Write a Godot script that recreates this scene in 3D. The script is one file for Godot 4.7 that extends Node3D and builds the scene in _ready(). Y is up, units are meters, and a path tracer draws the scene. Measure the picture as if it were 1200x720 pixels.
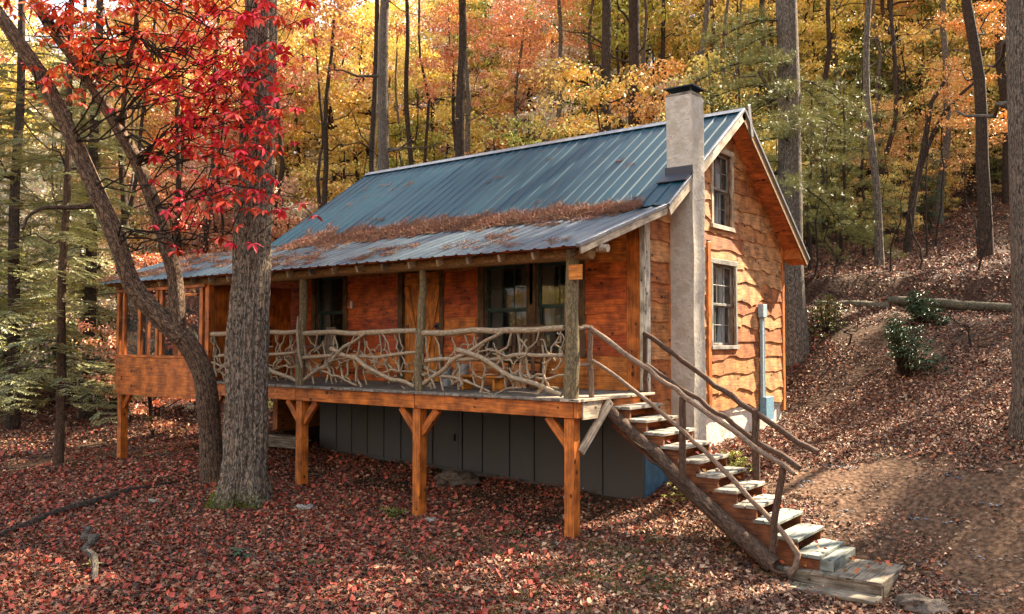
extends Node3D
# A stained board cabin with a twig-railed porch on a wooded autumn hillside.
# World: x runs along the cabin's front (towards the stairs), z towards the yard, y up; the porch deck is y = 0.
const SUN := Vector3(0.24, 0.665, -0.707)
const CP := [[-11.2, 0, -0.01264177], [-5.3, 0, 0.001506251], [-2.66, 0, -0.0150927], [0, 0, 0.0191225], [-8.45, -1.95, 0.05467086], [-7.1, -1.95, -0.04080664], [-3.86, -1.95, 0.01084396], [0, -1.95, -0.01498798], [0.1, -4.3, 0.03493259], [0.1, -7.75, -0.07882983], [2.5, -0.65, -0.0006757256], [3.8, -1, -0.03533633], [5, -0.5, -0.009978806], [1.3, 2.95, 0.005820922], [-2.5, 5.9, 0.000352054], [6.2, 9.3, 0.005773534], [4.4, -4.5, 0.02847162], [1.95, -8.9, 0.0165034], [1.2, -12.1, -0.01461855], [3, -13.5, -0.01117676], [-0.44, -11, 0.06006721], [-0.35, -23.6, -1.503549e-05], [-8, -9, 0.002960163], [-12, -6, -0.01229476], [-20, 0, 0.003540282], [-20, 10, 6.884621e-05], [-10, 10, 0.001113299], [8, -9, -0.002190994], [10, 0, 0.005490318], [-30, -12, -0.00280256], [-18, -22, -0.0008000934], [-45, 5, 0.0007251438], [-60, -10, -0.0002924837], [-50, -35, -4.102036e-05], [-20, -50, 0.0002128572], [0, -55, -0.0001166211], [25, -50, 0.0008080994], [20, -20, -0.001279508], [25, 5, 0.0002498203], [12, 25, -0.001392182], [-20, 30, -0.00018866], [-55, 40, 0.0004990852], [40, 40, 0.0007620447], [-30, -80, 0.000963829], [10, -90, -0.0001731561], [-80, -60, 0.000197631], [60, -60, 7.584703e-05]]
const CL := [-54.99168, 0.03558664, -0.2510969]
var M := {}
var T := {}
var names := {}
var R := RandomNumberGenerator.new()
var N1 := FastNoiseLite.new()
var N2 := FastNoiseLite.new()
var grid := PackedFloat32Array()
const G0 := -45.0
const GS := 0.4
const GN := 176

# ------------------------------------------------------------------ mesh building
class MB:
	var v := PackedVector3Array()
	var n := PackedVector3Array()
	var t := PackedVector2Array()
	var c := PackedColorArray()
	var i := PackedInt32Array()
	func mesh() -> ArrayMesh:
		var a := []
		a.resize(Mesh.ARRAY_MAX)
		a[Mesh.ARRAY_VERTEX] = v
		if n.size() == v.size(): a[Mesh.ARRAY_NORMAL] = n
		if t.size() == v.size(): a[Mesh.ARRAY_TEX_UV] = t
		if c.size() == v.size(): a[Mesh.ARRAY_COLOR] = c
		a[Mesh.ARRAY_INDEX] = i
		var m := ArrayMesh.new()
		m.add_surface_from_arrays(Mesh.PRIMITIVE_TRIANGLES, a)
		return m
	# a flat convex face, turned so that it looks away from `from`
	func face(p: Array, uv: Array, from: Vector3) -> void:
		var nn: Vector3 = (p[1] - p[0]).cross(p[2] - p[0]).normalized()
		var mid := Vector3.ZERO
		for q in p: mid += q
		mid /= p.size()
		var flip := nn.dot(mid - from) < 0.0
		if flip: nn = -nn
		var b := v.size()
		for k in p.size():
			v.append(p[k]); n.append(nn); t.append(uv[k])
		for k in range(1, p.size() - 1):
			if flip:
				i.append(b); i.append(b + k); i.append(b + k + 1)
			else:
				i.append(b); i.append(b + k + 1); i.append(b + k)
	# a grid of rows of points with smooth normals; closed joins the ends of each row
	func sheet(rows: Array, closed: bool, uvs: Array, out_sign := 1.0) -> void:
		var nr := rows.size()
		var nc: int = rows[0].size()
		var b := v.size()
		for r in nr:
			for k in nc:
				var p: Vector3 = rows[r][k]
				var k0 := (k - 1 + nc - (1 if k == 0 else 0)) % nc if closed else maxi(k - 1, 0)
				var k1 := (1 if k == nc - 1 else k + 1) if closed else mini(k + 1, nc - 1)
				var du: Vector3 = rows[r][k1] - rows[r][k0]
				var dv: Vector3 = rows[mini(r + 1, nr - 1)][k] - rows[maxi(r - 1, 0)][k]
				var nn := du.cross(dv).normalized() * out_sign
				v.append(p); n.append(nn); t.append(uvs[r][k])
		for r in nr - 1:
			for k in nc - 1:
				var a := b + r * nc + k
				if out_sign > 0.0:
					i.append_array([a, a + nc, a + 1, a + 1, a + nc, a + nc + 1])
				else:
					i.append_array([a, a + 1, a + nc, a + 1, a + nc + 1, a + nc])
	func leaf(p: Vector3, d: Vector3, up: Vector3, l: float, w: float, col: Color, droop := 0.1) -> void:
		var s := d.cross(up).normalized() * (w * 0.5)
		var b := v.size()
		v.append(p)
		v.append(p + d * (l * 0.45) + s + up * (w * 0.22))
		v.append(p + d * l - up * (l * droop))
		v.append(p + d * (l * 0.45) - s + up * (w * 0.22))
		for k in 4: c.append(col)
		i.append_array([b, b + 1, b + 2, b, b + 2, b + 3])

func rv(s := 1.0) -> Vector3:
	return Vector3(R.randf_range(-s, s), R.randf_range(-s, s), R.randf_range(-s, s))

func ru() -> Vector3:
	var a := R.randf() * TAU
	var y := R.randf_range(-1.0, 1.0)
	var q := sqrt(1.0 - y * y)
	return Vector3(cos(a) * q, y, sin(a) * q)

# box with chamfered edges; wood grain runs along its longest side
func box(mb: MB, xf: Transform3D, size: Vector3, bev := 0.004) -> void:
	var h := size * 0.5
	var e := minf(bev, minf(h.x, minf(h.y, h.z)) * 0.45)
	var off := Vector2(R.randf() * 4.0, R.randf())
	var o := xf.origin
	var corner := func(sx, sy, sz, ax): # the corner point that lies on the face of axis ax
		var p := Vector3(sx * (h.x - (0.0 if ax == 0 else e)), sy * (h.y - (0.0 if ax == 1 else e)), sz * (h.z - (0.0 if ax == 2 else e)))
		return p
	var uvf := func(p: Vector3, ax: int):
		var a := (ax + 1) % 3
		var b := (ax + 2) % 3
		if size[a] < size[b]:
			var q := a; a = b; b = q
		return Vector2(p[a], p[b] + 0.37 * ax) + off
	for ax in 3:
		for s in [-1.0, 1.0]:
			var ps := []
			var us := []
			for q in [[-1, -1], [1, -1], [1, 1], [-1, 1]]:
				var sg := Vector3.ZERO
				sg[ax] = s; sg[(ax + 1) % 3] = q[0]; sg[(ax + 2) % 3] = q[1]
				var p: Vector3 = corner.call(sg.x, sg.y, sg.z, ax)
				ps.append(xf * p); us.append(uvf.call(p, ax))
			mb.face(ps, us, o)
	if e < 0.0005: return
	for ax in 3: # edges that run along ax
		var a := (ax + 1) % 3
		var b := (ax + 2) % 3
		for sa in [-1.0, 1.0]:
			for sb in [-1.0, 1.0]:
				var ps := []
				var us := []
				for q in [[-1, a], [1, a], [1, b], [-1, b]]:
					var sg := Vector3.ZERO
					sg[ax] = q[0]; sg[a] = sa; sg[b] = sb
					var p: Vector3 = corner.call(sg.x, sg.y, sg.z, q[1])
					ps.append(xf * p); us.append(uvf.call(p, a))
				mb.face(ps, us, o)
	for sx in [-1.0, 1.0]:
		for sy in [-1.0, 1.0]:
			for sz in [-1.0, 1.0]:
				var ps := []
				for ax in 3: ps.append(xf * corner.call(sx, sy, sz, ax))
				mb.face(ps, [off, off, off], o)

func bx(mb: MB, x0: float, x1: float, y0: float, y1: float, z0: float, z1: float, bev := 0.004) -> void:
	box(mb, Transform3D(Basis(), Vector3(x0 + x1, y0 + y1, z0 + z1) * 0.5), Vector3(absf(x1 - x0), absf(y1 - y0), absf(z1 - z0)), bev)

# a beam of width w (sideways) and height h between two points
func beam(mb: MB, a: Vector3, b: Vector3, w: float, h: float, up := Vector3.UP, bev := 0.005) -> void:
	var d := (b - a).normalized()
	var s := d.cross(up).normalized()
	var u := s.cross(d)
	box(mb, Transform3D(Basis(d, u, s), (a + b) * 0.5), Vector3(a.distance_to(b), h, w), bev)

# outline in xf's x-y plane, thickness along its z
func slab(mb: MB, poly: PackedVector2Array, xf: Transform3D, th: float, shift := Vector2.ZERO) -> void:
	var tri := Geometry2D.triangulate_polygon(poly)
	if tri.is_empty(): return
	for s in [1.0, -1.0]:
		var b := mb.v.size()
		var nn: Vector3 = (xf.basis.z * s).normalized()
		for p in poly:
			mb.v.append(xf * Vector3(p.x, p.y, s * th * 0.5)); mb.n.append(nn); mb.t.append(p + shift)
		for k in range(0, tri.size(), 3):
			var pa := poly[tri[k]]
			var ccw := (poly[tri[k + 1]] - pa).cross(poly[tri[k + 2]] - pa) > 0.0
			if ccw == (s > 0.0):
				mb.i.append_array([b + tri[k], b + tri[k + 2], b + tri[k + 1]])
			else:
				mb.i.append_array([b + tri[k], b + tri[k + 1], b + tri[k + 2]])
	var sgn := -1.0 if Geometry2D.is_polygon_clockwise(poly) else 1.0
	for k in poly.size():
		var p := poly[k]
		var q := poly[(k + 1) % poly.size()]
		var e := (q - p).normalized()
		var nn := (xf.basis * Vector3(e.y, -e.x, 0)) * sgn
		var ps := [xf * Vector3(p.x, p.y, th * 0.5), xf * Vector3(q.x, q.y, th * 0.5), xf * Vector3(q.x, q.y, -th * 0.5), xf * Vector3(p.x, p.y, -th * 0.5)]
		mb.face(ps, [p + shift, q + shift, q + shift + Vector2(0, th), p + shift + Vector2(0, th)], (ps[0] + ps[2]) * 0.5 - nn)

# round limb through points; amp roughens its radius
func tube(mb: MB, pts: Array, rad: Array, sides := 8, amp := 0.0, caps := true) -> void:
	var rows := []
	var uvs := []
	var len := 0.0
	var seed := R.randf() * 100.0
	var ref := Vector3(0.31, 0.2, 0.93).normalized()
	var k := maxf(1.0, roundf(rad[0] * TAU / 0.7))
	for q in pts.size():
		var p: Vector3 = pts[q]
		var d: Vector3 = (pts[mini(q + 1, pts.size() - 1)] - pts[maxi(q - 1, 0)]).normalized()
		if absf(d.dot(ref)) > 0.95: ref = Vector3(0.9, 0.3, 0.1).normalized()
		var s := d.cross(ref).normalized()
		var u := s.cross(d)
		ref = u
		if q > 0: len += p.distance_to(pts[q - 1])
		var row := PackedVector3Array()
		var uv := PackedVector2Array()
		for a in sides + 1:
			var an := TAU * (a % sides) / sides
			var rr: float = rad[q]
			if amp > 0.0: rr *= 1.0 + amp * N1.get_noise_3d(cos(an) * 30.0 + seed, sin(an) * 30.0, len * 60.0)
			row.append(p + (s * cos(an) + u * sin(an)) * rr)
			uv.append(Vector2(k * a / sides, len))
		rows.append(row); uvs.append(uv)
	mb.sheet(rows, true, uvs, -1.0)
	if caps:
		for e in [0, pts.size() - 1]:
			var ps := []
			var us := []
			for a in sides:
				ps.append(rows[e][a]); us.append(Vector2(0.05 * cos(TAU * a / sides), 0.05 * sin(TAU * a / sides)))
			var inside: Vector3 = pts[1] if e == 0 else pts[e - 1]
			mb.face(ps, us, inside)

func wob(a: Vector3, b: Vector3, n: int, amp: float) -> Array:
	var out := []
	var sd := R.randf() * 500.0
	for k in n + 1:
		var f := float(k) / n
		var e := sin(f * PI) * 0.7 + 0.3
		out.append(a.lerp(b, f) + Vector3(N2.get_noise_2d(sd + f * 60.0, 1.0), N2.get_noise_2d(sd + f * 60.0, 90.0), N2.get_noise_2d(sd + f * 60.0, 190.0)) * amp * e)
	return out

func taper(n: int, a: float, b: float) -> Array:
	var out := []
	for k in n + 1: out.append(lerpf(a, b, float(k) / n))
	return out

# ------------------------------------------------------------------ scene objects
func numbered(called: String) -> String:
	var k: int = names.get(called, 0)
	names[called] = k + 1
	return called if k == 0 else "%s_%03d" % [called, k]

func tag(o: Node3D, label := "", category := "", group := "", kind := "") -> Node3D:
	if label: o.set_meta("label", label)
	if category: o.set_meta("category", category)
	if group: o.set_meta("group", group)
	if kind: o.set_meta("kind", kind)
	return o

func thing(called: String, at: Vector3, label: String, category: String, group := "") -> Node3D:
	var o := Node3D.new()
	o.name = numbered(called)
	add_child(o)
	o.position = at
	return tag(o, label, category, group)

# parts of a thing are modelled in world coordinates, hence the shift back by the thing's own place
func put(called: String, mesh: Mesh, mat: Material, parent: Node3D = null) -> MeshInstance3D:
	var o := MeshInstance3D.new()
	o.mesh = mesh
	o.material_override = mat
	if parent == null:
		o.name = numbered(called)
		add_child(o)
	else:
		o.name = called
		parent.add_child(o, true)
		if parent.get_parent() == self and not parent is MeshInstance3D: o.position = -parent.position
	return o

func part(called: String, parent: Node3D) -> Node3D:
	var o := Node3D.new()
	o.name = called
	parent.add_child(o, true)
	o.position = -parent.position
	return o

func lin(r: float, g: float, b: float) -> Color:
	return Color(r, g, b).linear_to_srgb()

func mat(key: String, col: Color, rough := 0.8, tex := "", uvs := Vector3.ONE, bump := "", bump_cm := 0.0, spec := 0.4) -> StandardMaterial3D:
	var m := StandardMaterial3D.new()
	m.resource_name = key
	m.albedo_color = Color(col.r, col.g, col.b).linear_to_srgb()
	m.roughness = rough
	m.metallic_specular = spec
	m.uv1_scale = uvs
	if tex: m.albedo_texture = T[tex]
	if bump:
		m.heightmap_enabled = true
		m.heightmap_texture = T[bump]
		m.heightmap_scale = bump_cm
	M[key] = m
	return m

func world_mapped(m: StandardMaterial3D) -> StandardMaterial3D:
	m.uv1_triplanar = true
	m.uv1_world_triplanar = true
	return m

func leaf_mat(key: String, col: Color, through := 0.75, rough := 0.42) -> StandardMaterial3D:
	var m := mat(key, col, rough, "", Vector3.ONE, "", 0.0, 0.35)
	m.vertex_color_use_as_albedo = true
	m.backlight = Color(through, through, through)
	m.cull_mode = BaseMaterial3D.CULL_DISABLED
	return m

# ------------------------------------------------------------------ textures
func image_tex(w: int, h: int, f: Callable) -> ImageTexture:
	var d := PackedByteArray()
	d.resize(w * h * 3)
	var k := 0
	for y in h:
		for x in w:
			var c: Color = f.call(x, y)
			d[k] = clampi(int(c.r * 255.0), 0, 255); d[k + 1] = clampi(int(c.g * 255.0), 0, 255); d[k + 2] = clampi(int(c.b * 255.0), 0, 255)
			k += 3
	var im := Image.create_from_data(w, h, false, Image.FORMAT_RGB8, d)
	im.generate_mipmaps()
	return ImageTexture.create_from_image(im)

func make_textures() -> void:
	var nz := FastNoiseLite.new()
	nz.noise_type = FastNoiseLite.TYPE_SIMPLEX_SMOOTH
	nz.frequency = 1.0
	nz.fractal_octaves = 4
	var n3 := func(u: float, v: float, ku: float, kv: float, o: float): # seamless along u
		return nz.get_noise_3d(cos(u * TAU) * ku + o, sin(u * TAU) * ku - o, v * kv + o * 3.1)
	# wood: u along the grain (one tile is 4 m), v across (1 m, mirrored)
	var knots := []
	R.seed = 11
	for k in 15: knots.append([R.randf(), R.randf(), R.randf_range(0.012, 0.03)])
	var W := 768
	var H := 384
	T.wood = image_tex(W, H, func(x, y):
		var u := float(x) / W
		var v := 1.0 - absf(1.0 - 2.0 * y / H)
		var bend := 0.0
		var dark := 0.0
		for q in knots:
			var dx: float = (u - q[0]) * 4.0
			if absf(dx) > 0.3: continue
			var dy: float = (v - q[1]) * 0.5
			if absf(dy) > 0.15: continue
			var d := sqrt(dx * dx * 0.45 + dy * dy)
			bend += exp(-d * d / (q[2] * q[2] * 6.0)) * signf(dy) * 0.02
			dark += smoothstep(q[2] * 1.1, q[2] * 0.55, d) * 0.75 + exp(-d / q[2] * 0.8) * 0.25
		var vv := v + bend
		var g: float = n3.call(u, vv, 1.3, 17.0, 3.0)
		var fine: float = n3.call(u, vv, 3.5, 120.0, 17.0)
		var blot: float = n3.call(u, vv, 2.6, 2.4, 41.0)
		var s := 0.80 + 0.24 * g + 0.09 * fine + 0.30 * blot
		s *= 1.0 - 0.62 * minf(dark, 1.0)
		return Color(s, s * (0.93 + 0.07 * s), s * (0.86 + 0.12 * s)))
	T.wood_rough = image_tex(384, 384, func(x, y):
		var u := float(x) / 384
		var v := 1.0 - absf(1.0 - 2.0 * y / 384.0)
		var s: float = 0.6 + 0.3 * n3.call(u, v, 2.0, 60.0, 9.0) + 0.2 * n3.call(u, v, 7.0, 12.0, 29.0)
		return Color(s, s, s))
	# bark: u round the trunk, v along it (both tile)
	var barkf := func(x, y, cells: float):
		var u := float(x) / 384
		var v := 1.0 - absf(1.0 - 2.0 * y / 384.0)
		var w: float = n3.call(u, v, 1.3, 2.2, 5.0) * 0.12
		var a: float = 1.0 - absf(n3.call(u + w * 0.25, v, cells, 2.6, 7.0)) * 2.6
		var b: float = 1.0 - absf(n3.call(u - w * 0.2, v, cells * 1.7, 5.0, 23.0)) * 2.2
		var f: float = n3.call(u, v, 18.0, 30.0, 51.0)
		return clampf(1.0 - 0.46 * clampf(a, 0, 1) * clampf(a, 0, 1) - 0.24 * clampf(b, 0, 1) + 0.25 * f, 0.05, 1.0)
	T.bark = image_tex(384, 384, func(x, y):
		var s: float = barkf.call(x, y, 2.6)
		var li: float = n3.call(float(x) / 384, 1.0 - absf(1.0 - 2.0 * y / 384.0), 3.0, 4.0, 77.0)
		return Color(s, s * (0.97 + 0.05 * li), s * (0.93 + 0.1 * li)))
	T.bark_soft = image_tex(384, 384, func(x, y):
		var s: float = 0.35 + 0.65 * barkf.call(x, y, 1.6)
		return Color(s, s * 0.98, s * 0.95))
	# mottled grain that is used in world space
	T.grain = noise_tex(512, 0.012, 5, Color(0.62, 0.6, 0.58), Color(1, 1, 1))
	T.soil = noise_tex(512, 0.03, 5, Color(0.45, 0.42, 0.4), Color(1, 0.98, 0.95))
	T.plaster = noise_tex(512, 0.014, 5, Color(0.82, 0.79, 0.74), Color(1, 0.99, 0.97))
	var cr := noise_tex(512, 0.011, 2, Color(0.45, 0.41, 0.36), Color(1, 1, 1))
	cr.noise.noise_type = FastNoiseLite.TYPE_CELLULAR
	cr.noise.cellular_return_type = FastNoiseLite.RETURN_DISTANCE2_SUB
	cr.noise.domain_warp_enabled = true
	cr.noise.domain_warp_amplitude = 40.0
	cr.noise.domain_warp_frequency = 0.02
	cr.color_ramp.set_offset(0, 0.0); cr.color_ramp.set_offset(1, 0.035)
	cr.color_ramp.add_point(0.5, Color(0.90, 0.88, 0.85))
	T.crack = cr
	T.relief = noise_tex(512, 0.035, 5, Color(0.1, 0.1, 0.1), Color(1, 1, 1))
	# metal sheet: faint streaks of grime that run down the slope (v)
	T.sheet = image_tex(256, 256, func(x, y):
		var u := float(x) / 256
		var v := 1.0 - absf(1.0 - 2.0 * y / 256.0)
		var s: float = 0.84 + 0.25 * n3.call(u, v, 6.0, 1.2, 13.0) + 0.14 * n3.call(u, v, 14.0, 9.0, 31.0)
		return Color(s, s, s))

func noise_tex(size: int, fr: float, oct: int, a: Color, b: Color) -> NoiseTexture2D:
	var nt := NoiseTexture2D.new()
	var nz := FastNoiseLite.new()
	nz.seed = int(fr * 10000) + oct
	nz.frequency = fr
	nz.fractal_octaves = oct
	nt.width = size; nt.height = size
	nt.seamless = true
	nt.noise = nz
	var gr := Gradient.new()
	gr.set_color(0, a); gr.set_color(1, b)
	gr.set_offset(0, 0.15); gr.set_offset(1, 0.85)
	nt.color_ramp = gr
	return nt

func make_materials() -> void:
	var wu := Vector3(0.25, 1.0, 1.0)
	# stained siding, four tones
	var tones := [Color(0.56, 0.215, 0.062), Color(0.60, 0.275, 0.10), Color(0.45, 0.14, 0.036), Color(0.60, 0.265, 0.095)]
	for k in 4: mat("siding_%d" % k, tones[k], 0.62, "wood", wu, "wood_rough", 0.5)
	var reds := [Color(0.70, 0.155, 0.026), Color(0.76, 0.25, 0.045), Color(0.55, 0.10, 0.02)]
	for k in 3: mat("porch_siding_%d" % k, reds[k], 0.55, "wood", wu, "wood_rough", 0.4)
	mat("stain", Color(0.62, 0.175, 0.026), 0.55, "wood", wu, "wood_rough", 0.3)
	mat("door", Color(0.84, 0.29, 0.035), 0.55, "wood", wu, "wood_rough", 0.2)
	mat("red_soffit", Color(0.56, 0.15, 0.04), 0.65, "wood", wu, "wood_rough", 0.3)
	mat("pale_wood", Color(0.58, 0.46, 0.33), 0.75, "wood", wu, "wood_rough", 0.4)
	mat("tread", Color(0.40, 0.35, 0.28), 0.8, "wood", wu, "wood_rough", 0.6)
	mat("white_trim", Color(0.76, 0.68, 0.54), 0.7, "wood", wu, "wood_rough", 0.3)
	mat("landing", Color(0.30, 0.235, 0.165), 0.9, "wood", wu, "wood_rough", 0.8)
	mat("stringer", Color(0.26, 0.085, 0.03), 0.7, "wood", wu, "wood_rough", 0.4)
	mat("eave_beam", Color(0.30, 0.165, 0.065), 0.85, "bark_soft", Vector3.ONE, "bark_soft", 0.6)
	mat("tread_green", Color(0.26, 0.275, 0.235), 0.8, "wood", wu, "wood_rough", 0.6)
	mat("grey_wood", Color(0.30, 0.25, 0.20), 0.85, "wood", wu, "wood_rough", 0.6)
	mat("brown_trim", Color(0.17, 0.10, 0.05), 0.75, "wood", wu, "wood_rough", 0.3)
	mat("green_trim", Color(0.035, 0.085, 0.07), 0.5, "wood", wu)
	mat("frame_grey", Color(0.30, 0.27, 0.23), 0.7, "wood", wu)
	mat("basement", Color(0.066, 0.062, 0.057), 0.7, "", wu, "wood_rough", 0.25)
	mat("basement_gap", Color(0.066, 0.062, 0.057), 0.9)
	world_mapped(mat("blue_paint", Color(0.06, 0.14, 0.22), 0.7, "plaster", Vector3.ONE * 0.6))
	world_mapped(mat("foundation", Color(0.62, 0.57, 0.5), 0.85, "plaster", Vector3.ONE * 0.8, "relief", 0.5))
	world_mapped(mat("plaster", Color(0.49, 0.43, 0.345), 0.9, "crack", Vector3.ONE * 0.7, "relief", 0.6))
	world_mapped(mat("inside", Color(0.30, 0.20, 0.125), 0.9, "grain"))
	mat("roof_metal", Color(0.007, 0.050, 0.070), 0.44, "sheet", Vector3(1, 0.25, 1), "", 0.0, 0.35)
	mat("porch_metal", Color(0.045, 0.070, 0.082), 0.36, "sheet", Vector3(1, 0.25, 1), "", 0.0, 0.6)
	M.porch_metal.metallic = 0.3
	mat("trim_metal", Color(0.36, 0.36, 0.36), 0.4, "sheet", Vector3.ONE, "", 0.0, 0.5)
	M.trim_metal.metallic = 0.5
	mat("dark_metal", Color(0.035, 0.035, 0.04), 0.5)
	mat("galvanised", Color(0.45, 0.46, 0.46), 0.4)
	M.galvanised.metallic = 0.8
	world_mapped(mat("pipe_blue", Color(0.32, 0.42, 0.47), 0.55, "plaster", Vector3.ONE * 2.0))
	world_mapped(mat("box_blue", Color(0.16, 0.30, 0.40), 0.55, "plaster", Vector3.ONE * 2.0))
	var g := mat("glass", Color(0.02, 0.025, 0.025), 0.04)
	g.albedo_color.a = 0.35
	g.transparency = BaseMaterial3D.TRANSPARENCY_ALPHA
	var sc := mat("screen", Color(0.05, 0.05, 0.045), 0.9)
	sc.albedo_color.a = 0.30
	sc.metallic_specular = 0.0
	sc.transparency = BaseMaterial3D.TRANSPARENCY_ALPHA
	mat("curtain", Color(0.62, 0.62, 0.6), 0.9)
	mat("lace", Color(0.30, 0.27, 0.23), 0.9)
	# wood with its bark on
	mat("bark_lean", Color(0.27, 0.185, 0.13), 0.92, "bark", Vector3(1, 1, 1), "bark", 2.5, 0.25)
	mat("bark_oak", Color(0.36, 0.29, 0.225), 0.92, "bark", Vector3(1, 1, 1), "bark", 3.0, 0.25)
	mat("bark_grey", Color(0.27, 0.225, 0.18), 0.92, "bark", Vector3(1, 1, 1), "bark", 2.0, 0.25)
	mat("bark_dark", Color(0.11, 0.078, 0.058), 0.92, "bark", Vector3(1, 1, 1), "bark", 2.0, 0.25)
	mat("bark_red", Color(0.125, 0.080, 0.055), 0.92, "bark_soft", Vector3(1, 1, 1), "bark_soft", 1.5, 0.25)
	mat("bark_post", Color(0.25, 0.195, 0.11), 0.9, "bark_soft", Vector3(1, 1, 1), "bark_soft", 1.0, 0.25)
	mat("twig", Color(0.49, 0.38, 0.255), 0.85, "bark_soft", Vector3(1, 1, 1), "bark_soft", 0.5, 0.3)
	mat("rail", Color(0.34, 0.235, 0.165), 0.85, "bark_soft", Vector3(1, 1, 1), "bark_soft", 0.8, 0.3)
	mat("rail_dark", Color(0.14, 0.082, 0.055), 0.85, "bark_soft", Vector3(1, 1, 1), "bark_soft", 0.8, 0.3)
	mat("log_end", Color(0.6, 0.48, 0.34), 0.85, "wood", wu)
	world_mapped(mat("stone", Color(0.17, 0.125, 0.09), 0.9, "grain", Vector3.ONE * 2.0, "relief", 1.0))
	world_mapped(mat("pale_stone", Color(0.42, 0.37, 0.29), 0.9, "grain", Vector3.ONE * 2.0, "relief", 1.0))
	world_mapped(mat("mossy_log", Color(0.16, 0.13, 0.075), 0.95, "grain", Vector3.ONE * 2.0, "relief", 2.0))
	var gm := mat("ground", Color(1, 1, 1), 0.95, "soil", Vector3.ONE * 0.7, "relief", 1.6, 0.2)
	world_mapped(gm)
	gm.vertex_color_use_as_albedo = true
	# foliage
	leaf_mat("leaf_yellow", Color(0.90, 0.72, 0.22))
	leaf_mat("leaf_gold", Color(0.89, 0.63, 0.19))
	leaf_mat("leaf_orange", Color(0.86, 0.50, 0.18))
	leaf_mat("leaf_rust", Color(0.80, 0.38, 0.20))
	leaf_mat("leaf_pink", Color(0.84, 0.54, 0.36))
	leaf_mat("leaf_red", Color(0.74, 0.045, 0.065))
	leaf_mat("leaf_scarlet", Color(0.80, 0.115, 0.055))
	leaf_mat("leaf_cream", Color(0.86, 0.74, 0.50))
	leaf_mat("leaf_lime", Color(0.46, 0.44, 0.09))
	leaf_mat("leaf_coral", Color(0.85, 0.25, 0.075))
	leaf_mat("leaf_olive", Color(0.20, 0.20, 0.045))
	leaf_mat("leaf_green", Color(0.10, 0.145, 0.07), 0.4, 0.4)
	leaf_mat("needle_pine", Color(0.30, 0.285, 0.075), 0.6)
	leaf_mat("needle_hemlock", Color(0.36, 0.345, 0.155), 0.7)
	leaf_mat("litter", Color(1, 1, 1), 0.25, 0.7)
	leaf_mat("needle_litter", Color(0.27, 0.13, 0.075), 0.2, 0.8)
	leaf_mat("grass", Color(0.17, 0.165, 0.055), 0.4)
	leaf_mat("moss", Color(0.14, 0.16, 0.02), 0.2, 0.95)

# ------------------------------------------------------------------ terrain
func raw_height(x: float, z: float) -> float:
	var h: float = CL[0] + CL[1] * x + CL[2] * z
	for q in CP:
		var r2: float = (x - q[0]) * (x - q[0]) + (z - q[1]) * (z - q[1])
		if r2 > 1e-9: h += q[2] * 0.5 * r2 * log(r2)
	# the cut bank above the two logs
	var d := (-0.49 * (x + 0.8) - 0.87 * (z + 11.6)) - 0.25
	var along := 0.87 * (x + 0.8) - 0.49 * (z + 11.6)
	h += 0.55 * smoothstep(0.0, 0.45, d) * smoothstep(9.0, 0.5, d) * smoothstep(-1.5, 0.5, along) * smoothstep(7.5, 5.0, along)
	h += N2.get_noise_2d(x * 4.0, z * 4.0) * 0.07 + N1.get_noise_2d(x * 2.0, z * 2.0) * 0.02
	return h

func ht(x: float, z: float) -> float:
	var fx := (x - G0) / GS
	var fz := (z - G0) / GS
	if fx < 0.0 or fz < 0.0 or fx >= GN - 1 or fz >= GN - 1: return raw_height(x, z)
	var ix := int(fx)
	var iz := int(fz)
	fx -= ix; fz -= iz
	var k := iz * GN + ix
	return lerpf(lerpf(grid[k], grid[k + 1], fx), lerpf(grid[k + GN], grid[k + GN + 1], fx), fz)

func slope_n(x: float, z: float) -> Vector3:
	return Vector3(ht(x - 0.3, z) - ht(x + 0.3, z), 0.6, ht(x, z - 0.3) - ht(x, z + 0.3)).normalized()

func path_mask(x: float, z: float) -> float: # 1 on the trodden soil beside the stairs
	var d := 99.0
	var pts := [Vector2(2.3, -3.2), Vector2(3.2, -3.4), Vector2(4.6, -2.4), Vector2(6.4, -0.4), Vector2(9, 3)]
	for k in pts.size() - 1:
		d = minf(d, Vector2(x, z).distance_to(Geometry2D.get_closest_point_to_segment(Vector2(x, z), pts[k], pts[k + 1])))
	d += N2.get_noise_2d(x * 20.0, z * 20.0) * 0.9
	return smoothstep(1.8, 0.7, d)

func make_ground() -> void:
	grid.resize(GN * GN)
	for iz in GN:
		for ix in GN: grid[iz * GN + ix] = raw_height(G0 + ix * GS, G0 + iz * GS)
	var n := 230
	var mb := MB.new()
	var rows := []
	var uvs := []
	for r in n + 1:
		var row := PackedVector3Array()
		var uv := PackedVector2Array()
		for k in n + 1:
			var a := 2.0 * k / n - 1.0
			var b := 2.0 * r / n - 1.0
			var x := -3.0 + 28.0 * a + 150.0 * pow(a, 5.0)
			var z := -4.0 + 28.0 * b + 150.0 * pow(b, 5.0)
			row.append(Vector3(x, ht(x, z), z)); uv.append(Vector2(x, z))
			var soil := Color(0.075, 0.038, 0.026)
			var tone := N2.get_noise_2d(x * 9.0, z * 9.0)
			soil = soil.lerp(Color(0.14, 0.085, 0.05), clampf(0.5 + tone, 0.0, 1.0))
			soil = soil.lerp(Color(0.24, 0.145, 0.09), path_mask(x, z) * 0.9)
			mb.c.append(soil)
		rows.append(row); uvs.append(uv)
	mb.sheet(rows, false, uvs, -1.0)
	tag(put("ground", mb.mesh(), M.ground), "sloping woodland ground of bare brown soil under fallen leaves", "ground", "", "structure")

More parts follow.
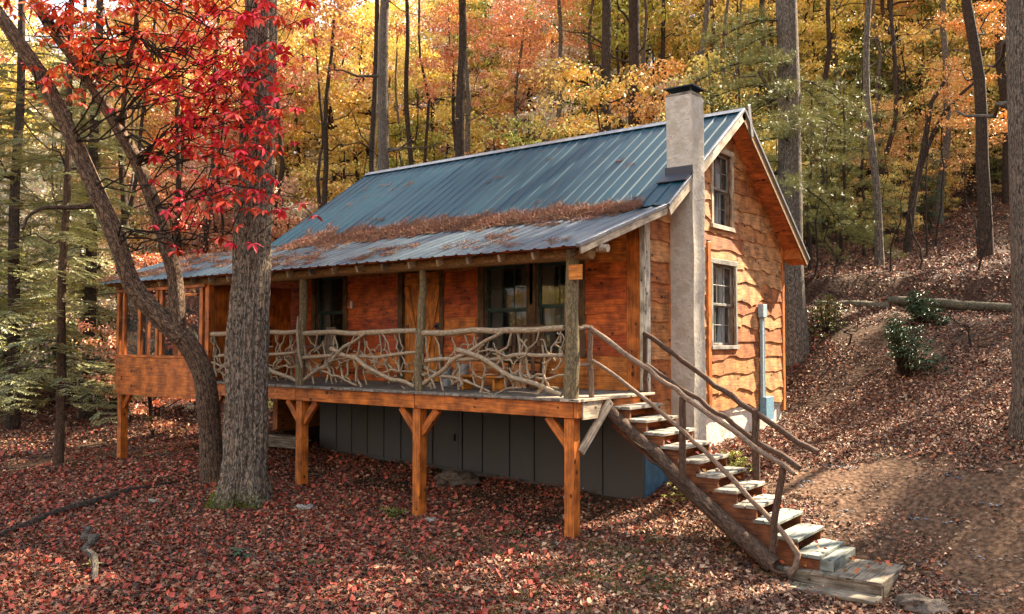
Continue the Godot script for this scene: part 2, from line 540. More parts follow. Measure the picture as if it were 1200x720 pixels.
# ------------------------------------------------------------------ the cabin
const RIDGE := Vector2(4.70, -4.77)   # (y, z)
const BREAK := Vector2(2.70, -1.95)
const EAVE := Vector2(1.93, 0.33)
const BACK := Vector2(2.36, -7.98)
const GABLE := Transform3D(Basis(Vector3(0, 0, -1), Vector3(0, 1, 0), Vector3(1, 0, 0)), Vector3.ZERO)   # 2D x = -z, y up, out = +x

func pv(a: Array) -> PackedVector2Array:
	var o := PackedVector2Array()
	for q in a: o.append(Vector2(q[0], q[1]))
	return o

func rect(x0: float, y0: float, x1: float, y1: float) -> PackedVector2Array:
	return pv([[x0, y0], [x1, y0], [x1, y1], [x0, y1]])

# live-edge boards laid up a wall; xf holds the wall plane, area its outline, holes its openings
func boards(parent: Node3D, xf: Transform3D, area: PackedVector2Array, holes: Array, x0: float, x1: float, y0: float, y1: float, hmin: float, hmax: float, wave: float, mats: String, nm: int, splits: Array) -> void:
	var y := y0
	var row := 0
	while y < y1:
		var h := R.randf_range(hmin, hmax)
		var cuts := [x0]
		for s in splits:
			if s < -99.0: s = R.randf_range(x0 + 0.8, x1 - 0.8)
			if s > x0 + 0.3 and s < x1 - 0.3: cuts.append(s + R.randf_range(-0.02, 0.02))
		cuts.append(x1)
		for k in cuts.size() - 1:
			var a: float = cuts[k] + 0.002
			var b: float = cuts[k + 1] - 0.002
			var pts := PackedVector2Array()
			var n := int(ceil((b - a) / 0.045))
			var sd := R.randf() * 900.0
			var wv := wave * R.randf_range(0.25, 1.35)
			var drops := []
			for q in R.randi_range(1, 3): drops.append([R.randf_range(a, b), R.randf_range(0.05, 0.14), R.randf_range(0.3, 1.0)])
			for q in n + 1:
				var x := lerpf(a, b, float(q) / n)
				var dy := N2.get_noise_2d(x * 38.0 + sd, row * 31.0) * wv
				for dr in drops: dy -= wv * 0.75 * dr[2] * exp(-absf(x - dr[0]) / dr[1])
				pts.append(Vector2(x, y + dy - 0.02))
			pts.append(Vector2(b, y + h + 0.05)); pts.append(Vector2(a, y + h + 0.05))
			var left: Array = Array(Geometry2D.intersect_polygons(pts, area), TYPE_NIL, "", null)
			for hole in holes:
				var nxt := []
				for p in left: nxt.append_array(Geometry2D.clip_polygons(p, hole))
				left = nxt
			var mk: String = mats + "_%d" % R.randi_range(0, nm - 1)
			var sh := Vector2(R.randf() * 4.0, R.randf() * 1.0)
			for p in left:
				if p.size() < 3 or Geometry2D.triangulate_polygon(p).is_empty(): continue
				# the lower edge stands out over the board below
				var tilt := Transform3D(Basis(Vector3(1, 0, 0), 0.028 / h), Vector3(0, y + h, 0)) * Transform3D(Basis(), Vector3(0, -y - h, 0.016 + R.randf() * 0.006))
				tilt = Transform3D(Basis(Vector3(1, 0, 0), -0.075), Vector3(0, y + h + 0.05, 0.012 + R.randf() * 0.005)) * Transform3D(Basis(), Vector3(0, -y - h - 0.05, 0))
				var mb := MB.new()
				slab(mb, p, xf * tilt, 0.022, sh)
				put("siding_board", mb.mesh(), M[mk], parent)
		y += h
		row += 1

# window whose opening starts at xf's origin (lower left corner on the wall face, z outwards)
func window(parent: Node3D, xf: Transform3D, w: float, h: float, cols: int, rows: int, casing: String, sash: String, cw: float, curtain: int) -> void:
	var win := part("window", parent)
	var ad := func(nm: String, mm: String, x0, x1, y0, y1, z0, z1):
		var mb := MB.new()
		box(mb, xf * Transform3D(Basis(), Vector3(x0 + x1, y0 + y1, z0 + z1) * 0.5), Vector3(x1 - x0, y1 - y0, z1 - z0), 0.004)
		put(nm, mb.mesh(), M[mm], win)
	ad.call("casing", casing, -cw, 0.0, -cw * 0.3, h + cw, 0.02, 0.062)
	ad.call("casing", casing, w, w + cw, -cw * 0.3, h + cw, 0.02, 0.062)
	ad.call("casing", casing, -cw - 0.02, w + cw + 0.02, h + 0.001, h + cw + 0.012, 0.02, 0.067)
	ad.call("sill", casing, -cw - 0.02, w + cw + 0.02, -cw * 0.9, -0.001, -0.08, 0.085)
	var f := 0.045
	for s in 2: # lower and upper sash
		var y0 := 0.0 if s == 0 else h * 0.5 - 0.012
		var y1 := h * 0.5 + 0.012 if s == 0 else h
		var z := -0.055 if s == 0 else -0.02
		ad.call("sash_rail", sash, 0.001, w - 0.001, y0 + 0.001, y0 + f, z - 0.03, z)
		ad.call("sash_rail", sash, 0.001, w - 0.001, y1 - f, y1 - 0.001, z - 0.03, z)
		ad.call("sash_stile", sash, 0.001, f, y0 + f, y1 - f, z - 0.03, z)
		ad.call("sash_stile", sash, w - f, w - 0.001, y0 + f, y1 - f, z - 0.03, z)
		var pw := (w - 2.0 * f) / cols
		var ph := (y1 - y0 - 2.0 * f) / rows
		for c in range(1, cols): ad.call("muntin", sash, f + pw * c - 0.009, f + pw * c + 0.009, y0 + f, y1 - f, z - 0.024, z - 0.004)
		for r in range(1, rows): ad.call("muntin", sash, f, w - f, y0 + f + ph * r - 0.008, y0 + f + ph * r + 0.008, z - 0.022, z - 0.006)
		for c in cols:
			for r in rows:
				var mb := MB.new()
				var zz := z - 0.015
				var tl := rv(0.0018)
				var a := Vector3(f + pw * c, y0 + f + ph * r, zz + tl.x)
				mb.face([xf * a, xf * (a + Vector3(pw, 0, tl.y)), xf * (a + Vector3(pw, ph, tl.y + tl.z)), xf * (a + Vector3(0, ph, tl.z))], [Vector2.ZERO, Vector2.ZERO, Vector2.ZERO, Vector2.ZERO], xf * Vector3(w / 2, h / 2, -3))
				put("pane", mb.mesh(), M.glass, win)
	if curtain == 0: return
	for side in 2:
		if curtain == 1 and side == 1: pass
		var rws := []
		var us := []
		var wid := w * (0.36 if curtain == 1 else 0.30)
		for r in 9:
			var row := PackedVector3Array()
			var uv := PackedVector2Array()
			for k in 41:
				var fx := float(k) / 40.0
				var squeeze := 1.0 - 0.35 * sin(float(r) / 8.0 * PI) * (1.0 if curtain == 1 else 0.4)
				var x := fx * wid * squeeze
				if side == 1: x = w - x
				row.append(xf * Vector3(x, h * r / 8.0, -0.17 + 0.022 * sin(fx * 38.0 + r * 0.2)))
				uv.append(Vector2(fx, r / 8.0))
			rws.append(row); us.append(uv)
		var mb := MB.new()
		mb.sheet(rws, false, us, 1.0 if side == 0 else -1.0)
		put("curtain", mb.mesh(), M.curtain if curtain == 1 else M.lace, win)

# transform of a roof plane: x along the ridge, y out of the roof, z down the slope; origin at the top edge
func plane_of(a: Vector2, b: Vector2) -> Transform3D:
	var d := Vector3(0, b.x - a.x, b.y - a.y).normalized()
	var x := Vector3(1 if d.z > 0.0 else -1, 0, 0) # on the back slope x runs the other way
	return Transform3D(Basis(x, d.cross(x), d), Vector3(0, a.x, a.y))

func roof_sheet(wid: float, length: float, sd: float) -> ArrayMesh:
	var prof := [] # x, height
	var ribs := 4
	for k in ribs:
		var c := wid * k / ribs
		prof.append_array([[c, 0.019], [c + 0.012, 0.019], [c + 0.034, 0.003], [c + wid / ribs * 0.5, 0.001 + 0.002 * (k % 2)], [c + wid / ribs - 0.036, 0.003], [c + wid / ribs - 0.012, 0.019]])
	prof.append([wid - 0.001, 0.019])
	var mb := MB.new()
	var n := 10
	for k in prof.size() - 1:
		var rows := []
		var uvs := []
		for r in n + 1:
			var z := length * r / n
			var row := PackedVector3Array()
			var uv := PackedVector2Array()
			for q in [k, k + 1]:
				var x: float = prof[q][0]
				row.append(Vector3(x, prof[q][1] + N2.get_noise_3d(x * 60.0, z * 25.0, sd) * 0.006, z))
				uv.append(Vector2(x + sd, z))
			rows.append(row); uvs.append(uv)
		mb.sheet(rows, false, uvs, -1.0)
	return mb.mesh()

func roof_plane(parent: Node3D, called: String, a: Vector2, b: Vector2, x0: float, x1: float, hang: float) -> Node3D:
	var xf := plane_of(a, b)
	var L := a.distance_to(b)
	if xf.basis.x.x < 0.0:
		var q := x0
		x0 = -x1; x1 = -q
	var p := part(called, parent)
	var mb := MB.new()
	var deck := Transform3D(xf.basis, xf * Vector3((x0 + x1) * 0.5, -0.035, L * 0.5 - 0.06))
	box(mb, deck, Vector3(x1 - x0 - 0.03, 0.05, L - 0.14), 0.003)
	put("roof_boarding", mb.mesh(), M.red_soffit, p)
	var nsh := int(round((x1 - x0) / 0.92))
	var wid := (x1 - x0) / nsh
	var kinds := []
	for k in 3: kinds.append(roof_sheet(wid, L + hang, 7.3 * k))
	for k in nsh:
		var o := put("roof_sheet", kinds[k % 3], M.porch_metal if called == "porch_roof" else M.roof_metal, p)
		o.transform = Transform3D(xf.basis, xf * Vector3(x0 + wid * k, 0.002 + 0.002 * (k % 2), 0))
	# screw heads in rows
	return p

func make_cabin() -> void:
	var cab := thing("cabin", Vector3(-4.4, -1.6, -4.8), "orange stained board cabin with blue metal roof, white chimney and raised twig-railed porch", "cabin")
	var mb: MB
	# ---- gable wall towards the stairs (x = 0)
	var gw := part("gable_wall", cab)
	var outline := pv([[1.95, -0.5], [7.6, -0.5], [7.6, 2.55], [4.77, 4.60], [1.95, 2.62]])
	var low := rect(4.22, 0.66, 5.16, 2.05)
	var high := rect(4.28, 2.72, 5.04, 3.98)
	for strip in [[1.9, 4.66], [4.66, 7.7]]: # the structural wall, cut where its windows are
		var q: Array = Array(Geometry2D.intersect_polygons(outline, rect(strip[0], -1, strip[1], 6)), TYPE_NIL, "", null)
		for hole in [low, high]:
			var nxt := []
			for p in q: nxt.append_array(Geometry2D.clip_polygons(p, hole))
			q = nxt
		for p in q:
			mb = MB.new()
			slab(mb, p, GABLE * Transform3D(Basis(), Vector3(0, 0, -0.075)), 0.14)
			put("wall_core", mb.mesh(), M.inside, gw)
	var side := outline.duplicate()
	side[0].x = 2.06
	side[4].x = 2.06; side[4].y = 2.70
	boards(gw, GABLE, outline, [rect(1.9, -1, 2.07, 5), rect(4.0, -0.4, 4.14, 2.42), rect(7.44, -1, 8, 5), rect(2.72, -1, 3.04, 5), low, high], 2.07, 2.72, -0.42, 2.9, 0.24, 0.34, 0.035, "siding", 4, [])
	boards(gw, GABLE, outline, [rect(4.0, -0.4, 4.14, 2.42), low, high], 3.04, 7.44, -0.42, 4.7, 0.24, 0.36, 0.085, "siding", 4, [-100.0])
	var vert := func(nm: String, mm: String, a0, a1, y0, y1, out0, out1, par):
		var m2 := MB.new()
		bx(m2, out0, out1, y0, y1, -a1, -a0, 0.006)
		put(nm, m2.mesh(), M[mm], par)
	vert.call("corner_board", "white_trim", 1.955, 2.065, -0.28, 2.62, 0.002, 0.045, gw)
	vert.call("corner_board", "stain", 7.44, 7.56, -0.62, 2.60, 0.002, 0.06, gw)
	vert.call("pilaster_board", "stain", 4.01, 4.13, -0.38, 2.40, 0.002, 0.07, gw)
	vert.call("pilaster_board", "stain", 2.66, 2.72, -0.4, 2.95, 0.002, 0.05, gw)
	window(cab, GABLE * Transform3D(Basis(), Vector3(4.22, 0.66, 0.0)), 0.94, 1.39, 3, 2, "frame_grey", "frame_grey", 0.07, 1)
	window(cab, GABLE * Transform3D(Basis(), Vector3(4.28, 2.72, 0.0)), 0.76, 1.26, 3, 2, "pale_wood", "frame_grey", 0.08, 1)
	# foundation below it
	var fo := part("foundation", cab)
	for q in [[1.98, 2.9, "blue_paint"], [2.9, 4.05, "foundation"], [4.06, 5.0, "foundation"], [5.01, 6.0, "foundation"], [6.01, 7.5, "foundation"]]:
		vert.call("foundation_panel", q[2], q[0], q[1], -2.0, -0.42, -0.12, -0.015, fo)
	vert.call("foundation_panel", "foundation", 1.99, 7.5, -0.52, -0.44, -0.012, 0.012, fo)
	# ---- front wall on the porch (z = -1.95)
	var fw := part("front_wall", cab)
	var F := Transform3D(Basis(), Vector3(0, 0, -1.95))
	var doorway := rect(-4.94, 0, -4.03, 1.99)
	var wa := rect(-3.02, 0.52, -2.12, 1.99)
	var wb := rect(-1.94, 0.60, -1.12, 1.99)
	var wc := rect(-7.36, 0.60, -6.54, 1.99)
	var holes := [doorway, wa, wb, wc]
	for strip in [[-8.9, -6.95], [-6.95, -4.5], [-4.5, -2.57], [-2.57, -1.53], [-1.53, -0.02]]:
		var q: Array = [rect(strip[0], -0.3, strip[1], 2.62)]
		for hole in holes:
			var nxt := []
			for p in q: nxt.append_array(Geometry2D.clip_polygons(p, hole))
			q = nxt
		for p in q:
			mb = MB.new()
			slab(mb, p, F * Transform3D(Basis(), Vector3(0, 0, -0.075)), 0.14)
			put("wall_core", mb.mesh(), M.inside, fw)
	var grown := []
	for hh in holes: grown.append(rect(hh[0].x - 0.02, hh[0].y - 0.02, hh[2].x + 0.02, hh[2].y + 0.02))
	boards(fw, F, rect(-8.9, 0.0, -0.27, 2.6), grown, -8.9, -0.27, 0.01, 2.6, 0.22, 0.34, 0.03, "porch_siding", 3, [-5.05, -3.9, -3.2, -1.0, -6.4, -7.5])
	var fbox := func(nm: String, mm: String, x0, x1, y0, y1, z0, z1, par):
		var m2 := MB.new()
		bx(m2, x0, x1, y0, y1, z0, z1, 0.005)
		put(nm, m2.mesh(), M[mm], par)
		return par.get_child(par.get_child_count() - 1)
	fbox.call("corner_board", "stain", -0.27, -0.05, 0.01, 2.5, -1.945, -1.905, fw)
	fbox.call("corner_board", "white_trim", -0.048, 0.04, 0.01, 2.6, -1.95, -1.90, fw)
	# door with braces
	var dr := part("door", cab)
	var nb := 6
	for k in nb: fbox.call("door_board", "door", -4.93 + 0.15 * k + 0.001, -4.93 + 0.15 * (k + 1) - 0.003, 0.02, 1.97, -1.99, -1.955, dr)
	fbox.call("door_rail", "door", -4.92, -4.05, 0.14, 0.28, -1.954, -1.93, dr)
	fbox.call("door_rail", "door", -4.92, -4.05, 1.74, 1.88, -1.954, -1.93, dr)
	for s in [-1.0, 1.0]:
		mb = MB.new()
		beam(mb, Vector3(-4.48 - s * 0.40, 1.72, -1.942), Vector3(-4.48 - s * 0.04, 0.30, -1.942), 0.022, 0.11, Vector3(s, 0.2, 0), 0.004)
		put("door_brace", mb.mesh(), M.door, dr)
	mb = MB.new()
	tube(mb, [Vector3(-4.12, 1.0, -1.955), Vector3(-4.12, 1.0, -1.90)], [0.012, 0.012], 10)
	tube(mb, [Vector3(-4.12, 1.0, -1.90), Vector3(-4.12, 1.0, -1.885), Vector3(-4.12, 1.0, -1.868)], [0.018, 0.03, 0.02], 12)
	bx(mb, -4.16, -4.08, 0.94, 1.06, -1.955, -1.946)
	put("door_knob", mb.mesh(), M.dark_metal, dr)
	for q in [[-5.05, -4.942], [-4.028, -3.93]]: fbox.call("door_casing", "brown_trim", q[0], q[1], 0.01, 2.1, -1.93, -1.885, dr)
	fbox.call("door_casing", "brown_trim", -5.05, -3.93, 1.995, 2.09, -1.93, -1.88, dr)
	window(cab, F * Transform3D(Basis(), Vector3(-3.02, 0.52, 0.0)), 0.90, 1.47, 3, 2, "brown_trim", "green_trim", 0.13, 2)
	window(cab, F * Transform3D(Basis(), Vector3(-1.94, 0.60, 0.0)), 0.82, 1.39, 2, 1, "brown_trim", "green_trim", 0.12, 2)
	window(cab, F * Transform3D(Basis(), Vector3(-7.36, 0.60, 0.0)), 0.82, 1.39, 2, 1, "brown_trim", "green_trim", 0.12, 2)
	fbox.call("wall_lamp", "galvanised", -6.30, -6.24, 1.36, 1.50, -1.92, -1.86, cab).position = -cab.position
	# other walls, floor
	fbox.call("back_wall", "inside", -8.9, -0.16, -1.0, 2.5, -7.6, -7.45, cab).position = -cab.position
	fbox.call("side_wall", "siding_0", -8.95, -8.8, -1.2, 2.6, -7.44, -2.1, cab).position = -cab.position
	mb = MB.new()
	slab(mb, pv([[1.96, 2.6], [7.6, 2.55], [4.77, 4.58]]), Transform3D(GABLE.basis, Vector3(-8.86, 0, 0)), 0.1)
	put("side_gable", mb.mesh(), M.siding_0, cab)
	fbox.call("floor", "inside", -8.8, -0.16, -0.28, -0.02, -7.44, -2.1, cab).position = -cab.position
	# ---- roofs
	roof_plane(cab, "front_roof", RIDGE, BREAK + Vector2(0.03, 0), -8.95, 0.40, 0.02)
	roof_plane(cab, "back_roof", RIDGE, BACK, -8.95, 0.40, 0.03)
	var pr := roof_plane(cab, "porch_roof", BREAK, EAVE, -12.1, 0.38, 0.06)
	var rt := part("roof_trim", cab)
	for s in [-1.0, 1.0]: # ridge cap
		mb = MB.new()
		var d: Vector2 = ((BREAK if s > 0 else BACK) - RIDGE).normalized()
		beam(mb, Vector3(-8.97, RIDGE.x + 0.047 + d.x * 0.07, RIDGE.y + d.y * 0.07), Vector3(0.42, RIDGE.x + 0.047 + d.x * 0.07, RIDGE.y + d.y * 0.07), 0.15, 0.006, Vector3(0, absf(d.y), -d.x * signf(d.y)), 0.001)
		put("ridge_cap", mb.mesh(), M.trim_metal, rt)
	var rake := func(nm: String, mm: String, a: Vector2, b: Vector2, x: float, w: float, hgt: float, drop: float):
		var m2 := MB.new()
		var d := (b - a).normalized()
		var nrm := Vector3(0, absf(d.y), -d.x * signf(d.y))
		beam(m2, Vector3(x, a.x, a.y) - nrm * drop, Vector3(x, b.x, b.y) - nrm * drop, w, hgt, nrm, 0.004)
		put(nm, m2.mesh(), M[mm], rt)
	rake.call("rake_fascia", "pale_wood", RIDGE, BREAK, 0.392, 0.03, 0.14, 0.085)
	rake.call("rake_fascia", "eave_beam", RIDGE, BACK, 0.392, 0.03, 0.14, 0.085)
	rake.call("rake_fascia", "pale_wood", BREAK, EAVE + Vector2(0, 0.03), 0.372, 0.03, 0.10, 0.065)
	rake.call("rake_trim", "trim_metal", RIDGE, BREAK, 0.406, 0.05, 0.05, -0.012)
	rake.call("rake_trim", "trim_metal", RIDGE, BACK, 0.406, 0.05, 0.05, -0.012)
	rake.call("rake_trim", "trim_metal", BREAK, EAVE + Vector2(-0.02, 0.07), 0.376, 0.06, 0.05, -0.012)
	# boards under the gable overhang
	for q in [[RIDGE, BACK, 14], [RIDGE, BREAK, 12]]:
		var xf := plane_of(q[0], q[1])
		var L: float = q[0].distance_to(q[1])
		for k in q[2]:
			mb = MB.new()
			var w: float = L / q[2]
			box(mb, Transform3D(xf.basis, xf * Vector3(0.20 * xf.basis.x.x, -0.075 - 0.004 * (k % 2), w * (k + 0.5))), Vector3(0.34, 0.02, w - 0.006), 0.003)
			put("soffit_board", mb.mesh(), M.red_soffit, rt)
	# boxed end of the back eave
	mb = MB.new()
	slab(mb, pv([[7.58, 2.60], [7.58, 2.36], [7.98, 2.27], [7.98, 2.32]]), GABLE * Transform3D(Basis(), Vector3(0, 0, 0.19)), 0.36)
	put("eave_box", mb.mesh(), M.stain, rt)
	# lightning plate standing up at the gable tip
	mb = MB.new()
	beam(mb, Vector3(0.42, 4.30, -5.10), Vector3(0.43, 4.83, -4.93), 0.10, 0.012, Vector3(1, 0, 0), 0.002)
	put("gable_plate", mb.mesh(), M.trim_metal, rt)
	# rafters of the porch roof
	var pxf := plane_of(BREAK, EAVE)
	var PL := BREAK.distance_to(EAVE)
	for k in 22:
		mb = MB.new()
		box(mb, Transform3D(pxf.basis, pxf * Vector3(0.1 - 0.565 * k, -0.115, PL * 0.5 - 0.04)), Vector3(0.045, 0.105, PL - 0.12), 0.004)
		put("rafter", mb.mesh(), M.pale_wood if k % 3 else M.grey_wood, pr)
	# ---- porch
	var dk := part("deck", cab)
	for k in 81:
		mb = MB.new()
		var x := 0.20 - 0.1425 * k
		bx(mb, x - 0.137, x, -0.04, R.randf_range(-0.004, 0.001), -1.9, (0.13 if x > -8.1 else 0.06) + R.randf_range(-0.012, 0.012), 0.004)
		put("deck_plank", mb.mesh(), M.pale_wood if k < 2 else M.grey_wood, dk)
	for q in [[-11.35, -8.2], [-8.19, -5.46], [-5.45, -2.72], [-2.71, 0.09]]: fbox.call("rim_beam", "stain", q[0], q[1], -0.25, -0.045, 0.03, 0.08, dk)
	fbox.call("rim_beam", "stain", 0.10, 0.15, -0.25, -0.045, -1.88, 0.08, dk)
	for z in [-0.62, -1.25, -1.86]: fbox.call("joist", "grey_wood", -11.3, 0.09, -0.22, -0.045, z, z + 0.05, dk)
	var ps := part("porch_posts", cab)
	for x in [0.0, -2.70, -5.40, -8.08, -11.2]:
		var y := ht(x, -0.04) - 0.15
		fbox.call("post", "stain", x - 0.075, x + 0.075, y, -0.255, -0.10, 0.05, ps)
		for s in [-1.0, 1.0]:
			if (x == 0.0 and s > 0) or (x < -11 and s < 0): continue
			mb = MB.new()
			beam(mb, Vector3(x + s * 0.05, -0.62, -0.03), Vector3(x + s * 0.37, -0.255, -0.03), 0.07, 0.115, Vector3.UP, 0.005)
			put("knee_brace", mb.mesh(), M.stain, ps)
	mb = MB.new()
	beam(mb, Vector3(0.08, -0.70, -0.10), Vector3(0.22, -0.06, -0.62), 0.05, 0.11, Vector3.UP, 0.005)
	put("knee_brace", mb.mesh(), M.pale_wood, ps)
	mb = MB.new()
	slab(mb, pv([[0.02, -0.27], [0.02, -0.04], [0.50, -0.045], [0.36, -0.27]]), Transform3D(Basis(Vector3(0, 0, -1), Vector3(0, 1, 0), Vector3(1, 0, 0)), Vector3(0.165, 0, 0)), 0.025)
	put("gusset", mb.mesh(), M.pale_wood, ps)
	# log posts that carry the eave beam
	for q in [[0.0, 0.098, 0.086], [-2.68, 0.072, 0.055], [-5.42, 0.08, 0.066]]:
		mb = MB.new()
		var pts := wob(Vector3(q[0], 0.0, 0.0), Vector3(q[0] + 0.03, 1.84, -0.02), 14, 0.05 if q[1] < 0.09 else 0.02)
		tube(mb, pts, taper(14, q[1], q[2]), 14, 0.14)
		put("log_post", mb.mesh(), M.bark_post, ps)
	fbox.call("post", "stain", -8.14, -8.02, 0.0, 1.84, -0.06, 0.06, ps)
	mb = MB.new()
	tube(mb, [Vector3(-5.47, 1.15, 0.03), Vector3(-5.42, 0.9, 0.08), Vector3(-5.36, 0.55, 0.09), Vector3(-5.3, 0.3, 0.07)], [0.012, 0.022, 0.024, 0.02], 8, 0.1)
	put("forked_branch", mb.mesh(), M.twig, ps)
	mb = MB.new()
	tube(mb, wob(Vector3(-11.3, 1.84, 0.0), Vector3(0.31, 1.87, -0.02), 40, 0.04), taper(40, 0.085, 0.095), 14, 0.08)
	put("eave_log", mb.mesh(), M.eave_beam, ps)
	mb = MB.new()
	tube(mb, [Vector3(0.10, 1.945, -0.16), Vector3(0.47, 1.925, -0.16)], [0.05, 0.052], 14, 0.03)
	put("purlin_end", mb.mesh(), M.log_end, ps)
	mb = MB.new()
	slab(mb, rect(0.06, 1.52, 0.25, 1.71), Transform3D(Basis(), Vector3(0, 0, 0.115)), 0.03)
	put("plaque", mb.mesh(), M.door, ps)
	# ---- basement under the porch
	var bs := part("basement_wall", cab)
	fbox.call("backing", "basement_gap", -7.2, -0.03, -2.2, -0.3, -2.06, -1.975, bs)
	var bxs := [-7.2, -6.75, -6.32, -5.88, -5.44, -5.0, -4.56, -4.22]
	for k in bxs.size() - 1: fbox.call("basement_panel", "basement", bxs[k] + 0.012, bxs[k + 1] - 0.012, -1.9, -0.26, -1.974, -1.94, bs)
	bxs = [-3.52, -3.08, -2.50, -2.0, -1.42, -0.72, -0.02]
	for k in bxs.size() - 1: fbox.call("basement_panel", "basement", bxs[k] + 0.012, bxs[k + 1] - 0.012, -2.0, -0.26, -1.974, -1.94, bs)
	var bd: MeshInstance3D = fbox.call("basement_door", "basement", -4.20, -3.62, -1.62, -0.30, -1.972, -1.945, bs)
	fbox.call("door_stile", "basement", -3.60, -3.53, -1.9, -0.28, -1.972, -1.925, bs)
	fbox.call("door_latch", "dark_metal", -3.73, -3.68, -0.98, -0.86, -1.944, -1.90, bs)
	for q in [[-7.2, -5.4, -1.42], [-5.4, -3.6, -1.47], [-3.6, -1.8, -1.53], [-1.8, 0.0, -1.62]]:
		mb = MB.new()
		beam(mb, Vector3(q[0] + 0.003, q[2] + 0.035, -1.925), Vector3(q[1] - 0.003, q[2] - 0.03, -1.925), 0.03, 0.10)
		put("skirt_board", mb.mesh(), M.basement, bs)
	fbox.call("basement_side", "basement", -7.3, -7.21, -1.9, -0.3, -6.5, -1.98, bs)
	# ---- screened end of the porch
	var sp := part("screened_porch", cab)
	mb = MB.new()
	bx(mb, -11.28, -8.16, -0.36, 0.40, 0.082, 0.10)
	put("plywood_panel", mb.mesh(), M.stain, sp)
	fbox.call("plywood_panel", "stain", -11.30, -11.282, -0.36, 0.40, -1.9, 0.10, sp)
	fbox.call("window_rail", "stain", -11.30, -8.1, 0.405, 0.455, 0.0, 0.115, sp)
	fbox.call("window_rail", "stain", -11.30, -8.1, 1.74, 1.80, 0.0, 0.11, sp)
	for x in [[-11.30, -11.20], [-11.06, -10.98], [-10.46, -10.36], [-9.80, -9.72], [-9.66, -9.56], [-8.99, -8.88], [-8.28, -8.18]]: fbox.call("stud", "stain", x[0], x[1], 0.457, 1.738, 0.02, 0.09, sp)
	for x in [[-11.2, -11.06], [-10.98, -10.46], [-10.36, -9.8], [-9.56, -8.99], [-8.88, -8.28]]: fbox.call("insect_screen", "screen", x[0] + 0.004, x[1] - 0.004, 0.46, 1.735, 0.05, 0.052, sp)
	for z in [-1.88, -1.25, -0.62, -0.06]: fbox.call("stud", "stain", -11.29, -11.22, 0.41, 1.74, z, z + 0.07, sp)
	for z in [-1.80, -1.17, -0.54]: fbox.call("insect_screen", "screen", -11.26, -11.258, 0.42, 1.73, z, z + 0.54, sp)
	fbox.call("window_rail", "stain", -11.29, -11.21, 1.742, 1.80, -1.9, -0.01, sp)
	for x in [-11.2, -10.6, -10.0, -9.4]: fbox.call("stud", "stain", x, x + 0.07, 0.0, 1.95, -1.93, -1.87, sp)
	fbox.call("screen_frame", "stain", -8.12, -8.06, 0.01, 1.8, -1.85, -0.10, sp)
	# ---- chimney
	var ch := part("chimney", cab)
	mb = MB.new()
	var rows := []
	var uvs := []
	var cc := [[0.0, -2.70], [0.435, -2.70], [0.435, -3.08], [0.0, -3.08]]
	for e in 4: # each face a fine sheet with hand-troweled unevenness
		var a: Array = cc[e]
		var b: Array = cc[(e + 1) % 4]
		rows = []; uvs = []
		for r in 71:
			var y := lerpf(-1.6, 4.52, r / 70.0)
			var row := PackedVector3Array()
			var uv := PackedVector2Array()
			for k in 8:
				var f := k / 7.0
				var p := Vector3(lerpf(a[0], b[0], f), y, lerpf(a[1], b[1], f))
				p += Vector3(N2.get_noise_2d(y * 18.0, p.z * 40.0), 0, N2.get_noise_2d(y * 18.0 + 300.0, p.x * 40.0)) * 0.022
				row.append(p); uv.append(Vector2(f, y))
			rows.append(row); uvs.append(uv)
		mb.sheet(rows, false, uvs, 1.0)
	mb.face([Vector3(0, 4.52, -2.7), Vector3(0.435, 4.52, -2.7), Vector3(0.435, 4.52, -3.08), Vector3(0, 4.52, -3.08)], [Vector2.ZERO, Vector2.RIGHT, Vector2.ONE, Vector2.DOWN], Vector3(0.2, 0, -2.9))
	put("stack", mb.mesh(), M.plaster, ch)
	fbox.call("collar", "grey_wood", -0.01, 0.425, 4.522, 4.57, -3.07, -2.71, ch)
	for q in [[0.03, -2.74], [0.39, -2.74], [0.03, -3.04], [0.39, -3.04]]:
		mb = MB.new()
		tube(mb, [Vector3(q[0], 4.57, q[1]), Vector3(q[0], 4.66, q[1])], [0.011, 0.011], 6)
		put("cap_leg", mb.mesh(), M.dark_metal, ch)
	mb = MB.new()
	var apex := Vector3(0.21, 4.735, -2.89)
	var rim := [Vector3(-0.03, 4.66, -2.66), Vector3(0.46, 4.66, -2.66), Vector3(0.46, 4.66, -3.12), Vector3(-0.03, 4.66, -3.12)]
	for k in 4: mb.face([rim[k], rim[(k + 1) % 4], apex], [Vector2.ZERO, Vector2.RIGHT, Vector2.ONE], Vector3(0.21, 4.5, -2.89))
	for k in 4:
		var dn := Vector3(0, -0.018, 0)
		mb.face([rim[k], rim[(k + 1) % 4], rim[(k + 1) % 4] + dn, rim[k] + dn], [Vector2.ZERO, Vector2.RIGHT, Vector2.ONE, Vector2.DOWN], apex - Vector3(0, 0.09, 0))
	put("cap_lid", mb.mesh(), M.dark_metal, ch)
	mb = MB.new() # lead flashing where it meets the roof
	var fx := plane_of(RIDGE, BREAK)
	box(mb, Transform3D(fx.basis, Vector3(0.17, 3.25, -2.62)), Vector3(0.50, 0.015, 0.30), 0.002)
	put("flashing", mb.mesh(), M.dark_metal, ch)
	fbox.call("flashing", "dark_metal", -0.03, 0.44, 3.22, 3.42, -2.695, -2.685, ch)
	# ---- electric conduit on the gable
	var cd := part("electric_conduit", cab)
	mb = MB.new()
	bx(mb, 0.06, 0.12, -0.55, 1.18, -6.30, -6.23, 0.01)
	put("conduit_duct", mb.mesh(), M.pipe_blue, cd)
	mb = MB.new()
	tube(mb, [Vector3(0.09, 1.2, -6.36), Vector3(0.085, 0.3, -6.37), Vector3(0.085, -0.5, -6.40)], [0.022, 0.022, 0.022], 10)
